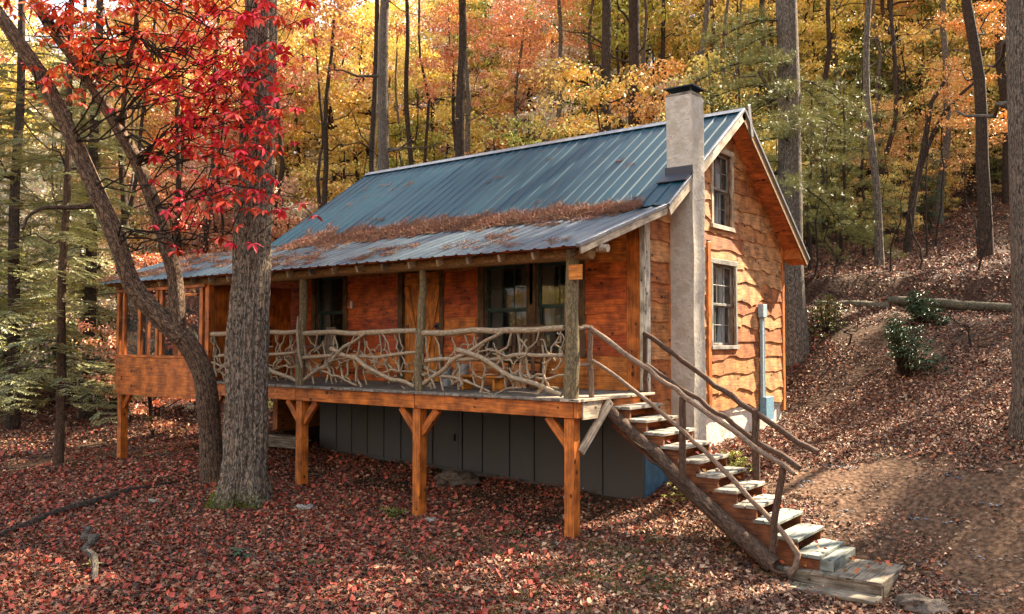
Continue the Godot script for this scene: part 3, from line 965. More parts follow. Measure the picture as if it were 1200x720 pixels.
	put("conduit_pipe", mb.mesh(), M.pipe_blue, cd)
	fbox.call("meter_box", "pipe_blue", 0.055, 0.16, 1.18, 1.42, -6.36, -6.17, cd)
	fbox.call("junction_box", "box_blue", 0.055, 0.18, -0.72, -0.30, -6.60, -6.22, cd)
	# ---- twig railings
	var rl := part("porch_railing", cab)
	R.seed = 77
	for sct in [[-8.0, -5.48], [-5.34, -2.74], [-2.62, -0.09]]:
		var a: float = sct[0]
		var b: float = sct[1]
		var stick := func(p: Vector3, q: Vector3, r0: float, r1: float, n: int, am: float, nm := "branch"):
			var m2 := MB.new()
			tube(m2, wob(p, q, n, am), taper(n, r0, r1), 7 if r0 < 0.03 else 9, 0.18)
			put(nm, m2.mesh(), M.twig, rl)
		stick.call(Vector3(a, 0.86, 0.0), Vector3(b, 0.90, 0.0), 0.046, 0.04, 16, 0.05, "top_rail")
		stick.call(Vector3(a + R.randf() * 0.3, 0.45, 0.03), Vector3(b, 0.56, 0.02), 0.032, 0.026, 12, 0.09, "middle_rail")
		stick.call(Vector3(a, 0.10, 0.0), Vector3(lerpf(a, b, 0.6), 0.86, 0.05), 0.034, 0.027, 12, 0.10)
		stick.call(Vector3(lerpf(a, b, 0.28), 0.62, 0.04), Vector3(b - 0.02, 0.05, 0.03), 0.038, 0.03, 12, 0.10)
		stick.call(Vector3(a, 0.34, -0.03), Vector3(lerpf(a, b, 0.5), 0.04, 0.0), 0.024, 0.016, 10, 0.1)
		stick.call(Vector3(lerpf(a, b, 0.55), 0.25, -0.02), Vector3(b, 0.30, 0.0), 0.018, 0.016, 10, 0.1)
		for k in 21:
			var x := lerpf(a, b, (k + R.randf()) / 21.0)
			var y0 := R.randf_range(0.02, 0.12) if R.randf() < 0.65 else R.randf_range(0.2, 0.5)
			var y1 := 0.86 if R.randf() < 0.8 else R.randf_range(0.45, 0.75)
			var tilt := R.randf_range(-0.42, 0.42)
			stick.call(Vector3(x, y0, R.randf_range(-0.04, 0.04)), Vector3(clampf(x + tilt, a, b), y1, R.randf_range(-0.03, 0.03)), R.randf_range(0.013, 0.021), R.randf_range(0.009, 0.014), 8, 0.10)
		for k in 22:
			var x := lerpf(a, b, R.randf())
			var y := R.randf_range(0.05, 0.6)
			stick.call(Vector3(x, y, 0.0), Vector3(clampf(x + R.randf_range(-0.8, 0.8), a, b), y + R.randf_range(-0.1, 0.3), R.randf_range(-0.03, 0.05)), 0.015, 0.009, 7, 0.12)
	# short return at the head of the stairs
	for q in [[Vector3(0.02, 0.90, -0.06), Vector3(0.10, 0.915, -0.36), 0.034, 0.032, "top_rail"], [Vector3(0.02, 0.42, -0.06), Vector3(0.10, 0.44, -0.36), 0.026, 0.024, "middle_rail"], [Vector3(0.10, 0.0, -0.34), Vector3(0.09, 0.9, -0.33), 0.036, 0.034, "rail_post"]]:
		mb = MB.new()
		tube(mb, wob(q[0], q[1], 6, 0.02), taper(6, q[2], q[3]), 9, 0.15)
		put(q[4], mb.mesh(), M.rail, rl)

func make_stairs() -> void:
	var st := thing("staircase", Vector3(1.4, -1.9, -1.2), "weathered open wooden staircase with log stringer and crooked branch handrails beside the gable", "staircase")
	var mb: MB
	var zn := -0.74
	var zf := -1.62
	var nt := 11
	for k in nt:
		var y := -0.135 - 0.158 * k
		var x := 0.16 + 0.2465 * k
		var o := part("step", st)
		for q in 2: # two boards make a tread
			mb = MB.new()
			bx(mb, x + 0.15 * q, x + 0.15 * q + 0.145, y - 0.042, y + R.randf_range(-0.003, 0.003), zf - R.randf_range(0.0, 0.03), zn + R.randf_range(0.01, 0.04), 0.006)
			put("tread_board", mb.mesh(), M.tread if k < 8 else M.tread_green, o)
		mb = MB.new()
		bx(mb, x + 0.03, x + 0.055, y - 0.155, y - 0.044, zf + 0.05, zn - 0.05)
		put("riser", mb.mesh(), M.red_soffit if k < 7 else M.grey_wood, o)
	for z in [zn - 0.03, zf + 0.03]: # stringers cut in steps
		var poly := PackedVector2Array()
		poly.append(Vector2(0.16, -0.05))
		for k in nt:
			var y := -0.135 - 0.158 * k - 0.044
			var x := 0.16 + 0.2465 * k
			poly.append(Vector2(x + (0.0 if k == 0 else 0.028), y)); poly.append(Vector2(x + 0.2465 + 0.028, y))
		poly.append(Vector2(2.9, -2.05)); poly.append(Vector2(2.62, -2.05)); poly.append(Vector2(0.16, -0.42))
		mb = MB.new()
		slab(mb, poly, Transform3D(Basis(), Vector3(0, 0, z)), 0.04)
		put("stringer", mb.mesh(), M.stringer, st)
	mb = MB.new()
	tube(mb, wob(Vector3(0.10, -0.13, -0.64), Vector3(2.42, -1.88, -0.60), 26, 0.05), taper(26, 0.078, 0.108), 16, 0.22)
	put("log_stringer", mb.mesh(), M.bark_red, st)
	for k in 9: # strips of bark that stand off the log
		var f := R.randf_range(0.1, 0.85)
		var p := Vector3(0.10, -0.13, -0.55).lerp(Vector3(2.42, -1.88, -0.49), f)
		mb = MB.new()
		tube(mb, wob(p + Vector3(0, R.randf_range(-0.09, 0.05), 0), p + Vector3(0.34, -0.25 + R.randf_range(-0.04, 0.04), 0.02), 8, 0.03), [0.004, 0.012, 0.016, 0.018, 0.017, 0.015, 0.012, 0.008, 0.003], 6, 0.3)
		put("bark_strip", mb.mesh(), M.bark_red, st)
	var lg := func(nm: String, mm: String, pts: Array, r0: float, r1: float, n := 14, am := 0.035):
		var m2 := MB.new()
		var cv := Curve3D.new()
		for k in pts.size():
			var tg: Vector3 = (pts[mini(k + 1, pts.size() - 1)] - pts[maxi(k - 1, 0)]) * 0.16
			cv.add_point(pts[k], -tg, tg)
		var out := []
		var sd := R.randf() * 300.0
		for k in n + 1:
			var p := cv.sample_baked(cv.get_baked_length() * k / n, true)
			out.append(p + Vector3(0, N2.get_noise_2d(k * 14.0, sd), N2.get_noise_2d(k * 14.0, sd + 50.0)) * am)
		tube(m2, out, taper(n, r0, r1), 10, 0.16)
		put(nm, m2.mesh(), M[mm], st)
	# near side
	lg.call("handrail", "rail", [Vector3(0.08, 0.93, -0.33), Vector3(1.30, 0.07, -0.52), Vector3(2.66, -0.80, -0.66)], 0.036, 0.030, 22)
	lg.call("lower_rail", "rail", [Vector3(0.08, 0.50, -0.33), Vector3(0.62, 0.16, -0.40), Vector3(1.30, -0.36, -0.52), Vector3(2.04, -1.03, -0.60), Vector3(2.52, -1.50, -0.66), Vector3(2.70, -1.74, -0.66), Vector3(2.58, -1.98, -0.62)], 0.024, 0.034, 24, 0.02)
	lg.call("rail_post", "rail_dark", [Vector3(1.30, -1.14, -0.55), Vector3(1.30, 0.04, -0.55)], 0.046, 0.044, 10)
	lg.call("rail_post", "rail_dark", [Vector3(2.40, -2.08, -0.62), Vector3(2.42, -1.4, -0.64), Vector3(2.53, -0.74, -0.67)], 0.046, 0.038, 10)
	lg.call("root_branch", "rail_dark", [Vector3(2.36, -1.72, -0.55), Vector3(2.46, -1.9, -0.5), Vector3(2.62, -1.95, -0.55)], 0.028, 0.02, 8)
	# far side
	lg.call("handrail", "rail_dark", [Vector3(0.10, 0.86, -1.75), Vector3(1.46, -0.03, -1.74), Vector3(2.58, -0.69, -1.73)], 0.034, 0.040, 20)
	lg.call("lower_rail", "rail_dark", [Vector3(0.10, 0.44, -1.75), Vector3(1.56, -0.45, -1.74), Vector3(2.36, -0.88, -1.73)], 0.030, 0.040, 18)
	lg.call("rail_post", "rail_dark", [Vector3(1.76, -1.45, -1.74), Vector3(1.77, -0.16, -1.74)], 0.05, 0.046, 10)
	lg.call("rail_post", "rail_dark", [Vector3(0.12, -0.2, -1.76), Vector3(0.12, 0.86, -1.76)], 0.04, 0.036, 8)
	# landing
	var ld := thing("stair_landing", Vector3(3.0, -2.1, -1.2), "low wooden platform with a plank step at the foot of the staircase", "platform")
	for k in 8:
		mb = MB.new()
		var x := 2.36 + 0.157 * k
		bx(mb, x, x + 0.152, -1.925, -1.885 + R.randf_range(-0.003, 0.003), -1.85, -0.64 + R.randf_range(-0.01, 0.01), 0.005)
		put("plank", mb.mesh(), M.landing, ld)
	for q in [[2.37, 3.6, -0.70, -0.65, -2.12], [2.37, 3.6, -1.85, -1.80, -2.12]]:
		mb = MB.new()
		bx(mb, q[0], q[1], q[4], -1.927, q[2], q[3], 0.006)
		put("side_board", mb.mesh(), M.landing, ld)
	mb = MB.new()
	bx(mb, 3.56, 3.61, -2.12, -1.928, -1.79, -0.71, 0.006)
	put("side_board", mb.mesh(), M.landing, ld)
	mb = MB.new()
	bx(mb, 2.42, 3.62, -2.055, -2.012, -0.60, -0.34, 0.006)
	put("step_plank", mb.mesh(), M.landing, ld)
	for x in [2.62, 3.50]:
		mb = MB.new()
		bx(mb, x - 0.05, x + 0.05, -2.25, -2.057, -0.54, -0.42, 0.006)
		put("step_block", mb.mesh(), M.landing, ld)
	mb = MB.new() # the frame below the bottom tread
	bx(mb, 2.60, 3.06, -1.884, -1.76, -1.60, -0.76, 0.005)
	put("bottom_block", mb.mesh(), M.tread_green, ld)

func make_porch_things() -> void:
	var mb: MB
	for q in [[-3.27, -1.25, 0.105, 0.30, "dull metal bucket standing by the cabin door"], [-2.98, -1.32, 0.115, 0.36, "taller metal pail beside the bucket on the porch"]]:
		var o := thing("metal_bucket", Vector3(q[0], 0.0, q[1]), q[4], "bucket")
		mb = MB.new()
		var p := Vector3(q[0], 0.002, q[1])
		tube(mb, [p, p + Vector3(0, 0.02, 0), p + Vector3(0, q[3] * 0.5, 0), p + Vector3(0, q[3], 0)], [q[2] * 0.78, q[2] * 0.8, q[2] * 0.9, q[2]], 24)
		put("body", mb.mesh(), M.galvanised, o)
		mb = MB.new()
		tube(mb, [p + Vector3(0, q[3] - 0.01, 0), p + Vector3(0, q[3] + 0.006, 0)], [q[2] + 0.008, q[2] + 0.008], 24)
		put("rim", mb.mesh(), M.galvanised, o)
		mb = MB.new()
		var arc := []
		for k in 9: arc.append(p + Vector3(cos(PI * k / 8.0) * (q[2] + 0.01), q[3] - 0.02 - sin(PI * k / 8.0) * 0.10, sin(PI * k / 8.0) * 0.09 + 0.01))
		tube(mb, arc, taper(8, 0.004, 0.004), 6)
		put("handle", mb.mesh(), M.dark_metal, o)
	for q in [[-1.75, -1.25, 0.35, "dark wooden rocking chair on the porch in front of the paired windows"], [-6.55, -1.2, -0.4, "slat-backed wooden porch chair below the far porch window"]]:
		var o := thing("porch_chair", Vector3.ZERO, q[3], "chair")
		var ad := func(nm: String, a: Vector3, b: Vector3, w: float, h: float):
			var m2 := MB.new()
			beam(m2, a, b, w, h, Vector3(0.01, 0.1, 1).normalized() if absf((b - a).normalized().y) > 0.7 else Vector3.UP, 0.005)
			put(nm, m2.mesh(), M.brown_trim if q[0] > -4 else M.grey_wood, o)
		for sx in [-0.26, 0.26]:
			ad.call("leg", Vector3(sx, 0.05, 0.24), Vector3(sx, 0.62, 0.24), 0.05, 0.05)
			ad.call("leg", Vector3(sx, 0.05, -0.22), Vector3(sx, 0.98, -0.34), 0.045, 0.045)
			ad.call("armrest", Vector3(sx, 0.63, 0.30), Vector3(sx, 0.65, -0.30), 0.08, 0.025)
			ad.call("rocker", Vector3(sx, 0.03, 0.42), Vector3(sx, 0.03, -0.46), 0.03, 0.045)
		for k in 6: ad.call("seat_slat", Vector3(-0.28, 0.40 + 0.008 * k, -0.20 + 0.085 * k), Vector3(0.28, 0.40 + 0.008 * k, -0.20 + 0.085 * k), 0.075, 0.02)
		for k in 6: ad.call("back_slat", Vector3(-0.2 + 0.08 * k, 0.46, -0.255), Vector3(-0.2 + 0.08 * k, 0.95, -0.325), 0.05, 0.015)
		ad.call("back_rail", Vector3(-0.28, 0.96, -0.33), Vector3(0.28, 0.96, -0.33), 0.03, 0.07)
		o.position = Vector3(q[0], 0.0, q[1])
		o.rotation.y = q[2]
	var b := thing("low_bench", Vector3(-2.1, 0, -0.75), "low reddish plank bench behind the branch railing", "bench")
	for k in 2:
		mb = MB.new()
		bx(mb, -2.55, -1.65, 0.19, 0.22, -0.90 + 0.15 * k, -0.76 + 0.15 * k)
		put("seat_plank", mb.mesh(), M.door, b)
	for x in [-2.4, -1.8]:
		mb = MB.new()
		bx(mb, x - 0.02, x + 0.02, 0.002, 0.188, -0.88, -0.64)
		put("leg", mb.mesh(), M.door, b)

# ------------------------------------------------------------------ vegetation
var crowns := []      # [leaves mesh, wood mesh] of broad-leaved understorey trees about 7 m high
var canopies := []    # crown meshes of tall trees, about 4 m in radius, origin at the middle
var boughs := {}
const EYE := Vector3(6.195, 0.736, 9.287)
const AHEAD := Vector3(-0.6101, 0, -0.7923)
const ASIDE := Vector3(0.7923, 0, -0.6101)

func leaf_tone() -> Color:
	var s := R.randf_range(0.62, 1.25)
	return Color(s, s * R.randf_range(0.72, 1.25), s * R.randf_range(0.7, 1.3))

func clump(mb: MB, p: Vector3, rx: float, ry: float, n: int, l: float, tone: Color) -> void:
	for k in n:
		var q := Vector3(R.randfn(0, 0.5) * rx, R.randfn(0, 0.5) * ry, R.randfn(0, 0.5) * rx)
		var up := (Vector3.UP + rv(0.75)).normalized()
		var d := ru()
		d = (d - up * d.dot(up) + Vector3(0, -0.25, 0)).normalized()
		var s := l * R.randf_range(0.65, 1.2)
		mb.leaf(p + q, d, up, s, s * R.randf_range(0.5, 0.75), tone * leaf_tone(), R.randf_range(0.0, 0.25))

func make_crowns() -> void:
	for k in 6:
		R.seed = 100 + k
		var lv := MB.new()
		var wd := MB.new()
		var H := 7.0
		var lean := Vector3(R.randf_range(-0.6, 0.6), 0, R.randf_range(-0.6, 0.6))
		var spine := wob(Vector3(0, -0.3, 0), lean + Vector3(0, H * 0.93, 0), 12, 0.35)
		tube(wd, spine, taper(12, 0.075, 0.012), 8, 0.1)
		for j in 17:
			var f := R.randf_range(0.14, 0.97)
			var root: Vector3 = spine[int(f * 12)]
			var an := j * 2.399 + R.randf()
			var reach := R.randf_range(1.1, 2.5) * (1.15 - 0.6 * f)
			var tip := root + Vector3(cos(an) * reach, reach * R.randf_range(0.05, 0.55), sin(an) * reach)
			var br := wob(root, tip, 5, 0.3)
			tube(wd, br, taper(5, 0.028, 0.006), 5)
			var tone := Color(1, 1, 1) * R.randf_range(0.8, 1.15)
			for c in 4:
				var p: Vector3 = br[2 + mini(c, 3)] + Vector3(R.randf_range(-0.4, 0.4), R.randf_range(-0.15, 0.25), R.randf_range(-0.4, 0.4))
				clump(lv, p, R.randf_range(0.28, 0.6), R.randf_range(0.08, 0.22), 64, 0.12, tone)
		crowns.append([lv.mesh(), wd.mesh()])
	for k in 4: # taller trees for the far slope, about 14 m
		R.seed = 150 + k
		var lv := MB.new()
		var wd := MB.new()
		var spine := wob(Vector3(0, -0.5, 0), Vector3(R.randf_range(-0.8, 0.8), 13.2, R.randf_range(-0.8, 0.8)), 14, 0.5)
		tube(wd, spine, taper(14, 0.15, 0.02), 8, 0.1)
		for j in 30:
			var f := R.randf_range(0.10, 0.98)
			var root: Vector3 = spine[int(f * 14)]
			var an := j * 2.399 + R.randf()
			var reach := R.randf_range(1.6, 4.2) * (1.15 - 0.7 * f)
			var br := wob(root, root + Vector3(cos(an) * reach, reach * R.randf_range(0.1, 0.6), sin(an) * reach), 6, 0.5)
			tube(wd, br, taper(6, 0.05, 0.008), 5)
			var tone := Color(1, 1, 1) * R.randf_range(0.75, 1.2)
			for c in 5: clump(lv, br[2 + mini(c, 4)] + rv(0.5), R.randf_range(0.35, 0.8), R.randf_range(0.12, 0.3), 76, 0.17, tone)
		crowns.append([lv.mesh(), wd.mesh()])
	for k in 3:
		R.seed = 200 + k
		var lv := MB.new()
		for j in 46:
			var d := ru() * pow(R.randf(), 0.45) * 3.8
			clump(lv, Vector3(d.x, d.y * 0.95, d.z), R.randf_range(0.5, 0.9), R.randf_range(0.2, 0.4), 75, 0.2, Color(1, 1, 1) * R.randf_range(0.8, 1.15))
		canopies.append(lv.mesh())
	# evergreen boughs: along +x, about 2 m
	for k in 3:
		R.seed = 300 + k
		var lv := MB.new()
		var wd := MB.new()
		var ax := []
		for q in 9: ax.append(Vector3(q * 0.25, 0.10 * sin(q * 0.5) - 0.006 * q * q, R.randf_range(-0.04, 0.04)))
		tube(wd, ax, taper(8, 0.018, 0.004), 5)
		for q in 34:
			var f := R.randf_range(0.12, 1.0)
			var p: Vector3 = ax[int(f * 8)] + rv(0.03)
			var sd := 1.0 if q % 2 else -1.0
			var d := Vector3(0.75, R.randf_range(-0.22, 0.1), sd * R.randf_range(0.4, 1.0)).normalized()
			var L := R.randf_range(0.3, 0.75) * (1.15 - 0.55 * f)
			for s in int(L / 0.035):
				var o := p + d * (s * 0.035) + Vector3(0, -0.1 * pow(s * 0.035, 2.0), 0)
				for e in 2:
					var nd := (d + d.cross(Vector3.UP) * (1.3 if e else -1.3) + rv(0.3)).normalized()
					var tn := R.randf_range(0.35, 1.5)
					lv.leaf(o, nd, (Vector3.UP + rv(0.3)).normalized(), R.randf_range(0.06, 0.11), 0.02, Color(tn, tn * R.randf_range(0.9, 1.1), tn * R.randf_range(0.7, 1.2)), 0.1)
		boughs["hemlock_%d" % k] = [lv.mesh(), wd.mesh()]
		lv = MB.new(); wd = MB.new()
		tube(wd, ax, taper(8, 0.022, 0.005), 5)
		for q in 52:
			var f := R.randf_range(0.25, 1.0)
			var p: Vector3 = ax[int(f * 8)]
			var d := Vector3(0.7, R.randf_range(-0.1, 0.4), R.randf_range(-1.0, 1.0)).normalized()
			var o := p + d * R.randf_range(0.05, 0.55)
			if R.randf() < 0.5: tube(wd, [p, o], [0.006, 0.003], 4, 0.0, false)
			var tn := R.randf_range(0.6, 1.3)
			for s in 26:
				var nd := (d * 0.7 + ru()).normalized()
				lv.leaf(o + rv(0.04), nd, ru(), R.randf_range(0.09, 0.15), 0.009, Color(tn, tn, tn) * leaf_tone(), 0.05)
		boughs["pine_%d" % k] = [lv.mesh(), wd.mesh()]

# places where the photograph shows sun between the crowns
const LIT := [Vector3(-15, -1.7, -3.5), Vector3(-18, -1.7, -3.0), Vector3(0.8, 0.0, -2.0), Vector3(-0.2, -1.7, 0.6), Vector3(0.3, 3.5, -2.9)]

func beam_gap(p: Vector3) -> float: # how far a point is from the nearest of those sunbeams
	var best := 99.0
	for q in LIT:
		var v: Vector3 = p - q
		best = minf(best, (v - SUN.normalized() * v.dot(SUN.normalized())).length())
	return best

func grow(called: String, label: String, x: float, z: float, scale: float, kind: int, leaf: String, bark: String, group: String) -> Node3D:
	var o := thing(called, Vector3(x, ht(x, z), z), label, "tree", group)
	o.rotation.y = R.randf() * TAU
	o.scale = Vector3(scale, scale * R.randf_range(0.9, 1.2), scale)
	var w := put("trunk", crowns[kind][1], M[bark], o)
	w.position = Vector3.ZERO
	var l := put("crown", crowns[kind][0], M[leaf], o)
	l.position = Vector3.ZERO
	return o

# a tall forest tree: own trunk, a few stubs, shared crown high up
func tall(called: String, label: String, x: float, z: float, r: float, H: float, bark: String, leaf: String, cs: float, group := "", lean := 0.6) -> Node3D:
	var y := ht(x, z)
	var o := thing(called, Vector3(x, y, z), label, "tree", group)
	var mb := MB.new()
	var top := Vector3(x + R.randf_range(-lean, lean), y + H, z + R.randf_range(-lean, lean))
	var pts := wob(Vector3(x, y - 0.4, z), top, 18, 0.5 * lean)
	var rad := []
	for k in 19: rad.append(r * lerpf(1.0, 0.35, k / 18.0) * (1.0 + (0.35 if k == 0 else (0.12 if k == 1 else 0.0))))
	tube(mb, pts, rad, 16 if r > 0.18 else 11, 0.10)
	put("trunk", mb.mesh(), M[bark], o)
	for k in R.randi_range(4, 8):
		var p: Vector3 = pts[R.randi_range(5, 15)]
		var an := R.randf() * TAU
		var L := R.randf_range(0.5, 2.8)
		mb = MB.new()
		tube(mb, wob(p, p + Vector3(cos(an) * L, R.randf_range(-0.2, 1.6), sin(an) * L), 6, 0.35), taper(6, r * 0.2, 0.006), 6)
		put("limb", mb.mesh(), M[bark], o)
	if cs > 0.0:
		if beam_gap(top) < 4.0 * cs and bark != "bark_oak": cs *= clampf(beam_gap(top) / (4.0 * cs), 0.3, 1.0)
		var c := put("crown", canopies[R.randi_range(0, 2)], M[leaf], o)
		c.position = top - Vector3(x, y, z) - Vector3(0, 0.6 * cs, 0)
		c.rotation.y = R.randf() * TAU
		c.scale = Vector3.ONE * cs
	return o

func evergreen(o: Node3D, kind: String, mt: String, bark: String, H: float, from: float, to: float, n: int, reach: float, an0 := 0.0, an1 := TAU) -> void:
	var cr := Node3D.new()
	cr.name = "crown"
	o.add_child(cr, true)
	for k in n:
		var f := (k + R.randf()) / n
		var y := lerpf(from, to, f)
		var an := R.randf_range(an0, an1)
		var s := reach * (1.0 - 0.6 * y / H) * R.randf_range(0.7, 1.25)
		var xf := Transform3D(Basis(Vector3.UP, an) * Basis(Vector3(0, 0, 1), R.randf_range(-0.25, 0.2)) * Basis(Vector3(1, 0, 0), R.randf_range(-0.3, 0.3)) * Basis.from_scale(Vector3.ONE * s), Vector3(0, y, 0))
		var b: Array = boughs[kind + "_%d" % R.randi_range(0, 2)]
		var l := put("bough", b[0], M[mt], cr)
		l.transform = xf
		l.set_meta("kind", "stuff")
		var w := put("bough_wood", b[1], M[bark], l)

func make_trees() -> void:
	var mb: MB
	# ---- the old oak in front of the porch
	R.seed = 5
	var bx0 := Vector3(-5.36, -1.80, 1.16)
	var oak := thing("oak_tree", bx0, "stout furrowed oak trunk with mossy foot standing before the porch", "tree")
	var rows := []
	var uvs := []
	var nr := 190
	var ns := 132
	for r in nr + 1:
		var y := lerpf(-0.35, 10.5, pow(float(r) / nr, 1.15))
		var cx := bx0 + Vector3(0.045 * y * 0.4, y, -0.02 * y) + Vector3(N2.get_noise_2d(y * 7.0, 4.0), 0, N2.get_noise_2d(y * 7.0, 44.0)) * 0.06
		var rad := lerpf(0.355, 0.235, clampf(y / 10.0, 0, 1))
		var row := PackedVector3Array()
		var uv := PackedVector2Array()
		for k in ns + 1:
			var a := TAU * (k % ns) / ns
			var fl := exp(-maxf(y + 0.1, 0.0) / 0.33) * 0.16 * (1.0 + 0.55 * sin(a * 4.0 + 1.0) + 0.3 * sin(a * 7.0))
			var wv := N1.get_noise_3d(cos(a) * 14.0, sin(a) * 14.0, y * 10.0) * 9.0
			var g := 1.0 - absf(N1.get_noise_3d(cos(a) * 95.0 + wv, sin(a) * 95.0 + wv, y * 16.0)) * 2.6
			var g2 := 1.0 - absf(N1.get_noise_3d(cos(a) * 150.0 - wv, sin(a) * 150.0, y * 45.0 + 400.0)) * 2.6
			var rr := rad + fl - 0.045 * pow(clampf(g, 0, 1), 2.0) - 0.02 * clampf(g2, 0, 1) + N2.get_noise_3d(cos(a) * 20.0, sin(a) * 20.0, y * 12.0) * 0.03
			row.append(cx + Vector3(cos(a) * rr, 0, sin(a) * rr)); uv.append(Vector2(3.0 * k / ns, y))
		rows.append(row); uvs.append(uv)
	mb = MB.new()
	mb.sheet(rows, true, uvs, -1.0)
	put("trunk", mb.mesh(), M.bark_oak, oak)
	for q in [[8.2, 0.4, 3.0], [9.0, 2.5, 3.4], [9.6, 4.4, 3.0], [10.2, 5.6, 3.2], [10.0, 1.4, 2.6]]:
		mb = MB.new()
		var p := bx0 + Vector3(0.18, q[0], -0.2)
		tube(mb, wob(p, p + Vector3(cos(q[1]) * q[2], 2.2, sin(q[1]) * q[2]), 8, 0.5), taper(8, 0.12, 0.03), 9, 0.1)
		put("limb", mb.mesh(), M.bark_oak, oak)
	var oc := put("crown", canopies[0], M.leaf_rust, oak)
	oc.position = Vector3(0.3, 12.4, -0.5)
	oc.scale = Vector3(1.25, 0.8, 1.25)
	mb = MB.new() # moss on the root flare
	for k in 2600:
		var a := R.randfn(2.2, 0.5) if R.randf() < 0.55 else R.randfn(0.55, 0.4)
		var y := absf(R.randfn(0.0, 0.13)) - 0.06
		var rr := 0.355 + exp(-maxf(y + 0.1, 0.0) / 0.33) * 0.16 * (1.0 + 0.55 * sin(a * 4.0 + 1.0) + 0.3 * sin(a * 7.0)) - 0.005
		var d := Vector3(cos(a), 0.4, sin(a)).normalized()
		var tn := R.randf_range(0.5, 1.5)
		mb.leaf(bx0 + Vector3(cos(a) * rr, y, sin(a) * rr), (d + rv(0.7)).normalized(), ru(), 0.028, 0.018, Color(tn, tn, tn * R.randf_range(0.5, 1.5)))
	tag(put("moss", mb.mesh(), M.moss, oak), "", "", "", "stuff")

	# ---- the leaning forked tree with red leaves
	R.seed = 21
	var rb := Vector3(-6.80, -1.75, 0.73)
	var red := thing("red_leaved_tree", rb, "leaning forked tree with whorls of scarlet leaves beside the stout oak", "tree")
	var stems := [
		[[Vector3(-6.76, -2.0, 0.75), Vector3(-6.80, -1.75, 0.73), Vector3(-6.81, -0.85, 0.78), Vector3(-6.77, 0.02, 0.92), Vector3(-6.90, 0.52, 1.04), Vector3(-7.10, 0.94, 1.30)], 0.20, 0.165],
		[[Vector3(-7.00, 0.78, 1.20), Vector3(-7.28, 1.16, 1.49), Vector3(-7.51, 1.66, 1.82), Vector3(-7.58, 2.35, 2.04), Vector3(-7.75, 3.18, 2.34), Vector3(-7.92, 3.99, 2.64), Vector3(-8.17, 4.93, 3.00), Vector3(-8.41, 5.58, 3.35), Vector3(-8.70, 6.29, 3.73), Vector3(-9.11, 7.11, 4.09)], 0.165, 0.085],
		[[Vector3(-7.07, 0.85, 1.27), Vector3(-7.12, 1.67, 1.27), Vector3(-7.22, 2.31, 1.38), Vector3(-7.29, 3.02, 1.59), Vector3(-7.40, 3.71, 1.84), Vector3(-7.60, 4.39, 2.16), Vector3(-7.86, 5.13, 2.52), Vector3(-8.14, 5.79, 2.90), Vector3(-8.47, 6.48, 3.19), Vector3(-8.79, 7.25, 3.47)], 0.13, 0.075],
		[[Vector3(-7.80, 2.95, 2.35), Vector3(-7.91, 2.89, 2.70), Vector3(-8.03, 2.85, 3.04), Vector3(-8.12, 2.69, 3.23), Vector3(-8.1, 2.5, 3.3)], 0.05, 0.02],
		[[Vector3(-7.52, 4.2, 2.02), Vector3(-7.40, 4.80, 2.07), Vector3(-7.21, 5.17, 2.15), Vector3(-6.90, 5.65, 2.18), Vector3(-6.64, 6.25, 2.27), Vector3(-6.3, 7.0, 2.2)], 0.05, 0.03]]
	for s in stems:
		var cv := Curve3D.new()
		for k in s[0].size():
			var tg: Vector3 = (s[0][mini(k + 1, s[0].size() - 1)] - s[0][maxi(k - 1, 0)]) * 0.17
			cv.add_point(s[0][k], -tg, tg)
		var pts := []
		for k in 41: pts.append(cv.sample_baked(cv.get_baked_length() * k / 40.0, true))
		mb = MB.new()
		tube(mb, pts, taper(40, s[1], s[2]), 18, 0.13)
		put("stem", mb.mesh(), M.bark_lean, red)
	var wh := [] # whorls of long leaves
	for k in 4:
		mb = MB.new()
		var n := R.randi_range(6, 9)
		for j in n:
			var a := TAU * (j + R.randf_range(-0.3, 0.3)) / n
			var d := Vector3(cos(a), R.randf_range(-0.75, 0.05), sin(a)).normalized()
			var L := R.randf_range(0.12, 0.20)
			var W := L * R.randf_range(0.3, 0.4)
			var s := d.cross(Vector3.UP).normalized()
			var u := s.cross(d)
			var tn := R.randf_range(0.75, 1.25)
			var col := Color(tn, tn * R.randf_range(0.4, 1.9), tn * R.randf_range(0.6, 1.5))
			var b := mb.v.size()
			var bend := R.randf_range(0.1, 0.35)
			for q in [[0.03, 0.05], [0.3, 0.8], [0.62, 1.0], [1.0, 0.0]]:
				var mid: Vector3 = d * (L * q[0]) - u * (L * bend * q[0] * q[0])
				if q[1] > 0.0:
					mb.v.append(mid + s * (W * 0.5 * q[1]) + u * (0.012 * q[1])); mb.v.append(mid); mb.v.append(mid - s * (W * 0.5 * q[1]) + u * (0.012 * q[1]))
				else: mb.v.append(mid)
			for q in 2:
				var e: int = b + q * 3
				mb.i.append_array([e, e + 3, e + 1, e + 1, e + 3, e + 4, e + 1, e + 4, e + 2, e + 2, e + 4, e + 5])
			mb.i.append_array([b + 6, b + 9, b + 7, b + 7, b + 9, b + 8])
			for q in 10: mb.c.append(col)
		wh.append(mb.mesh())
	var crown := Node3D.new()
	crown.name = "crown"
	red.add_child(crown)
	crown.position = -rb
	var count := 0
	var spare := []
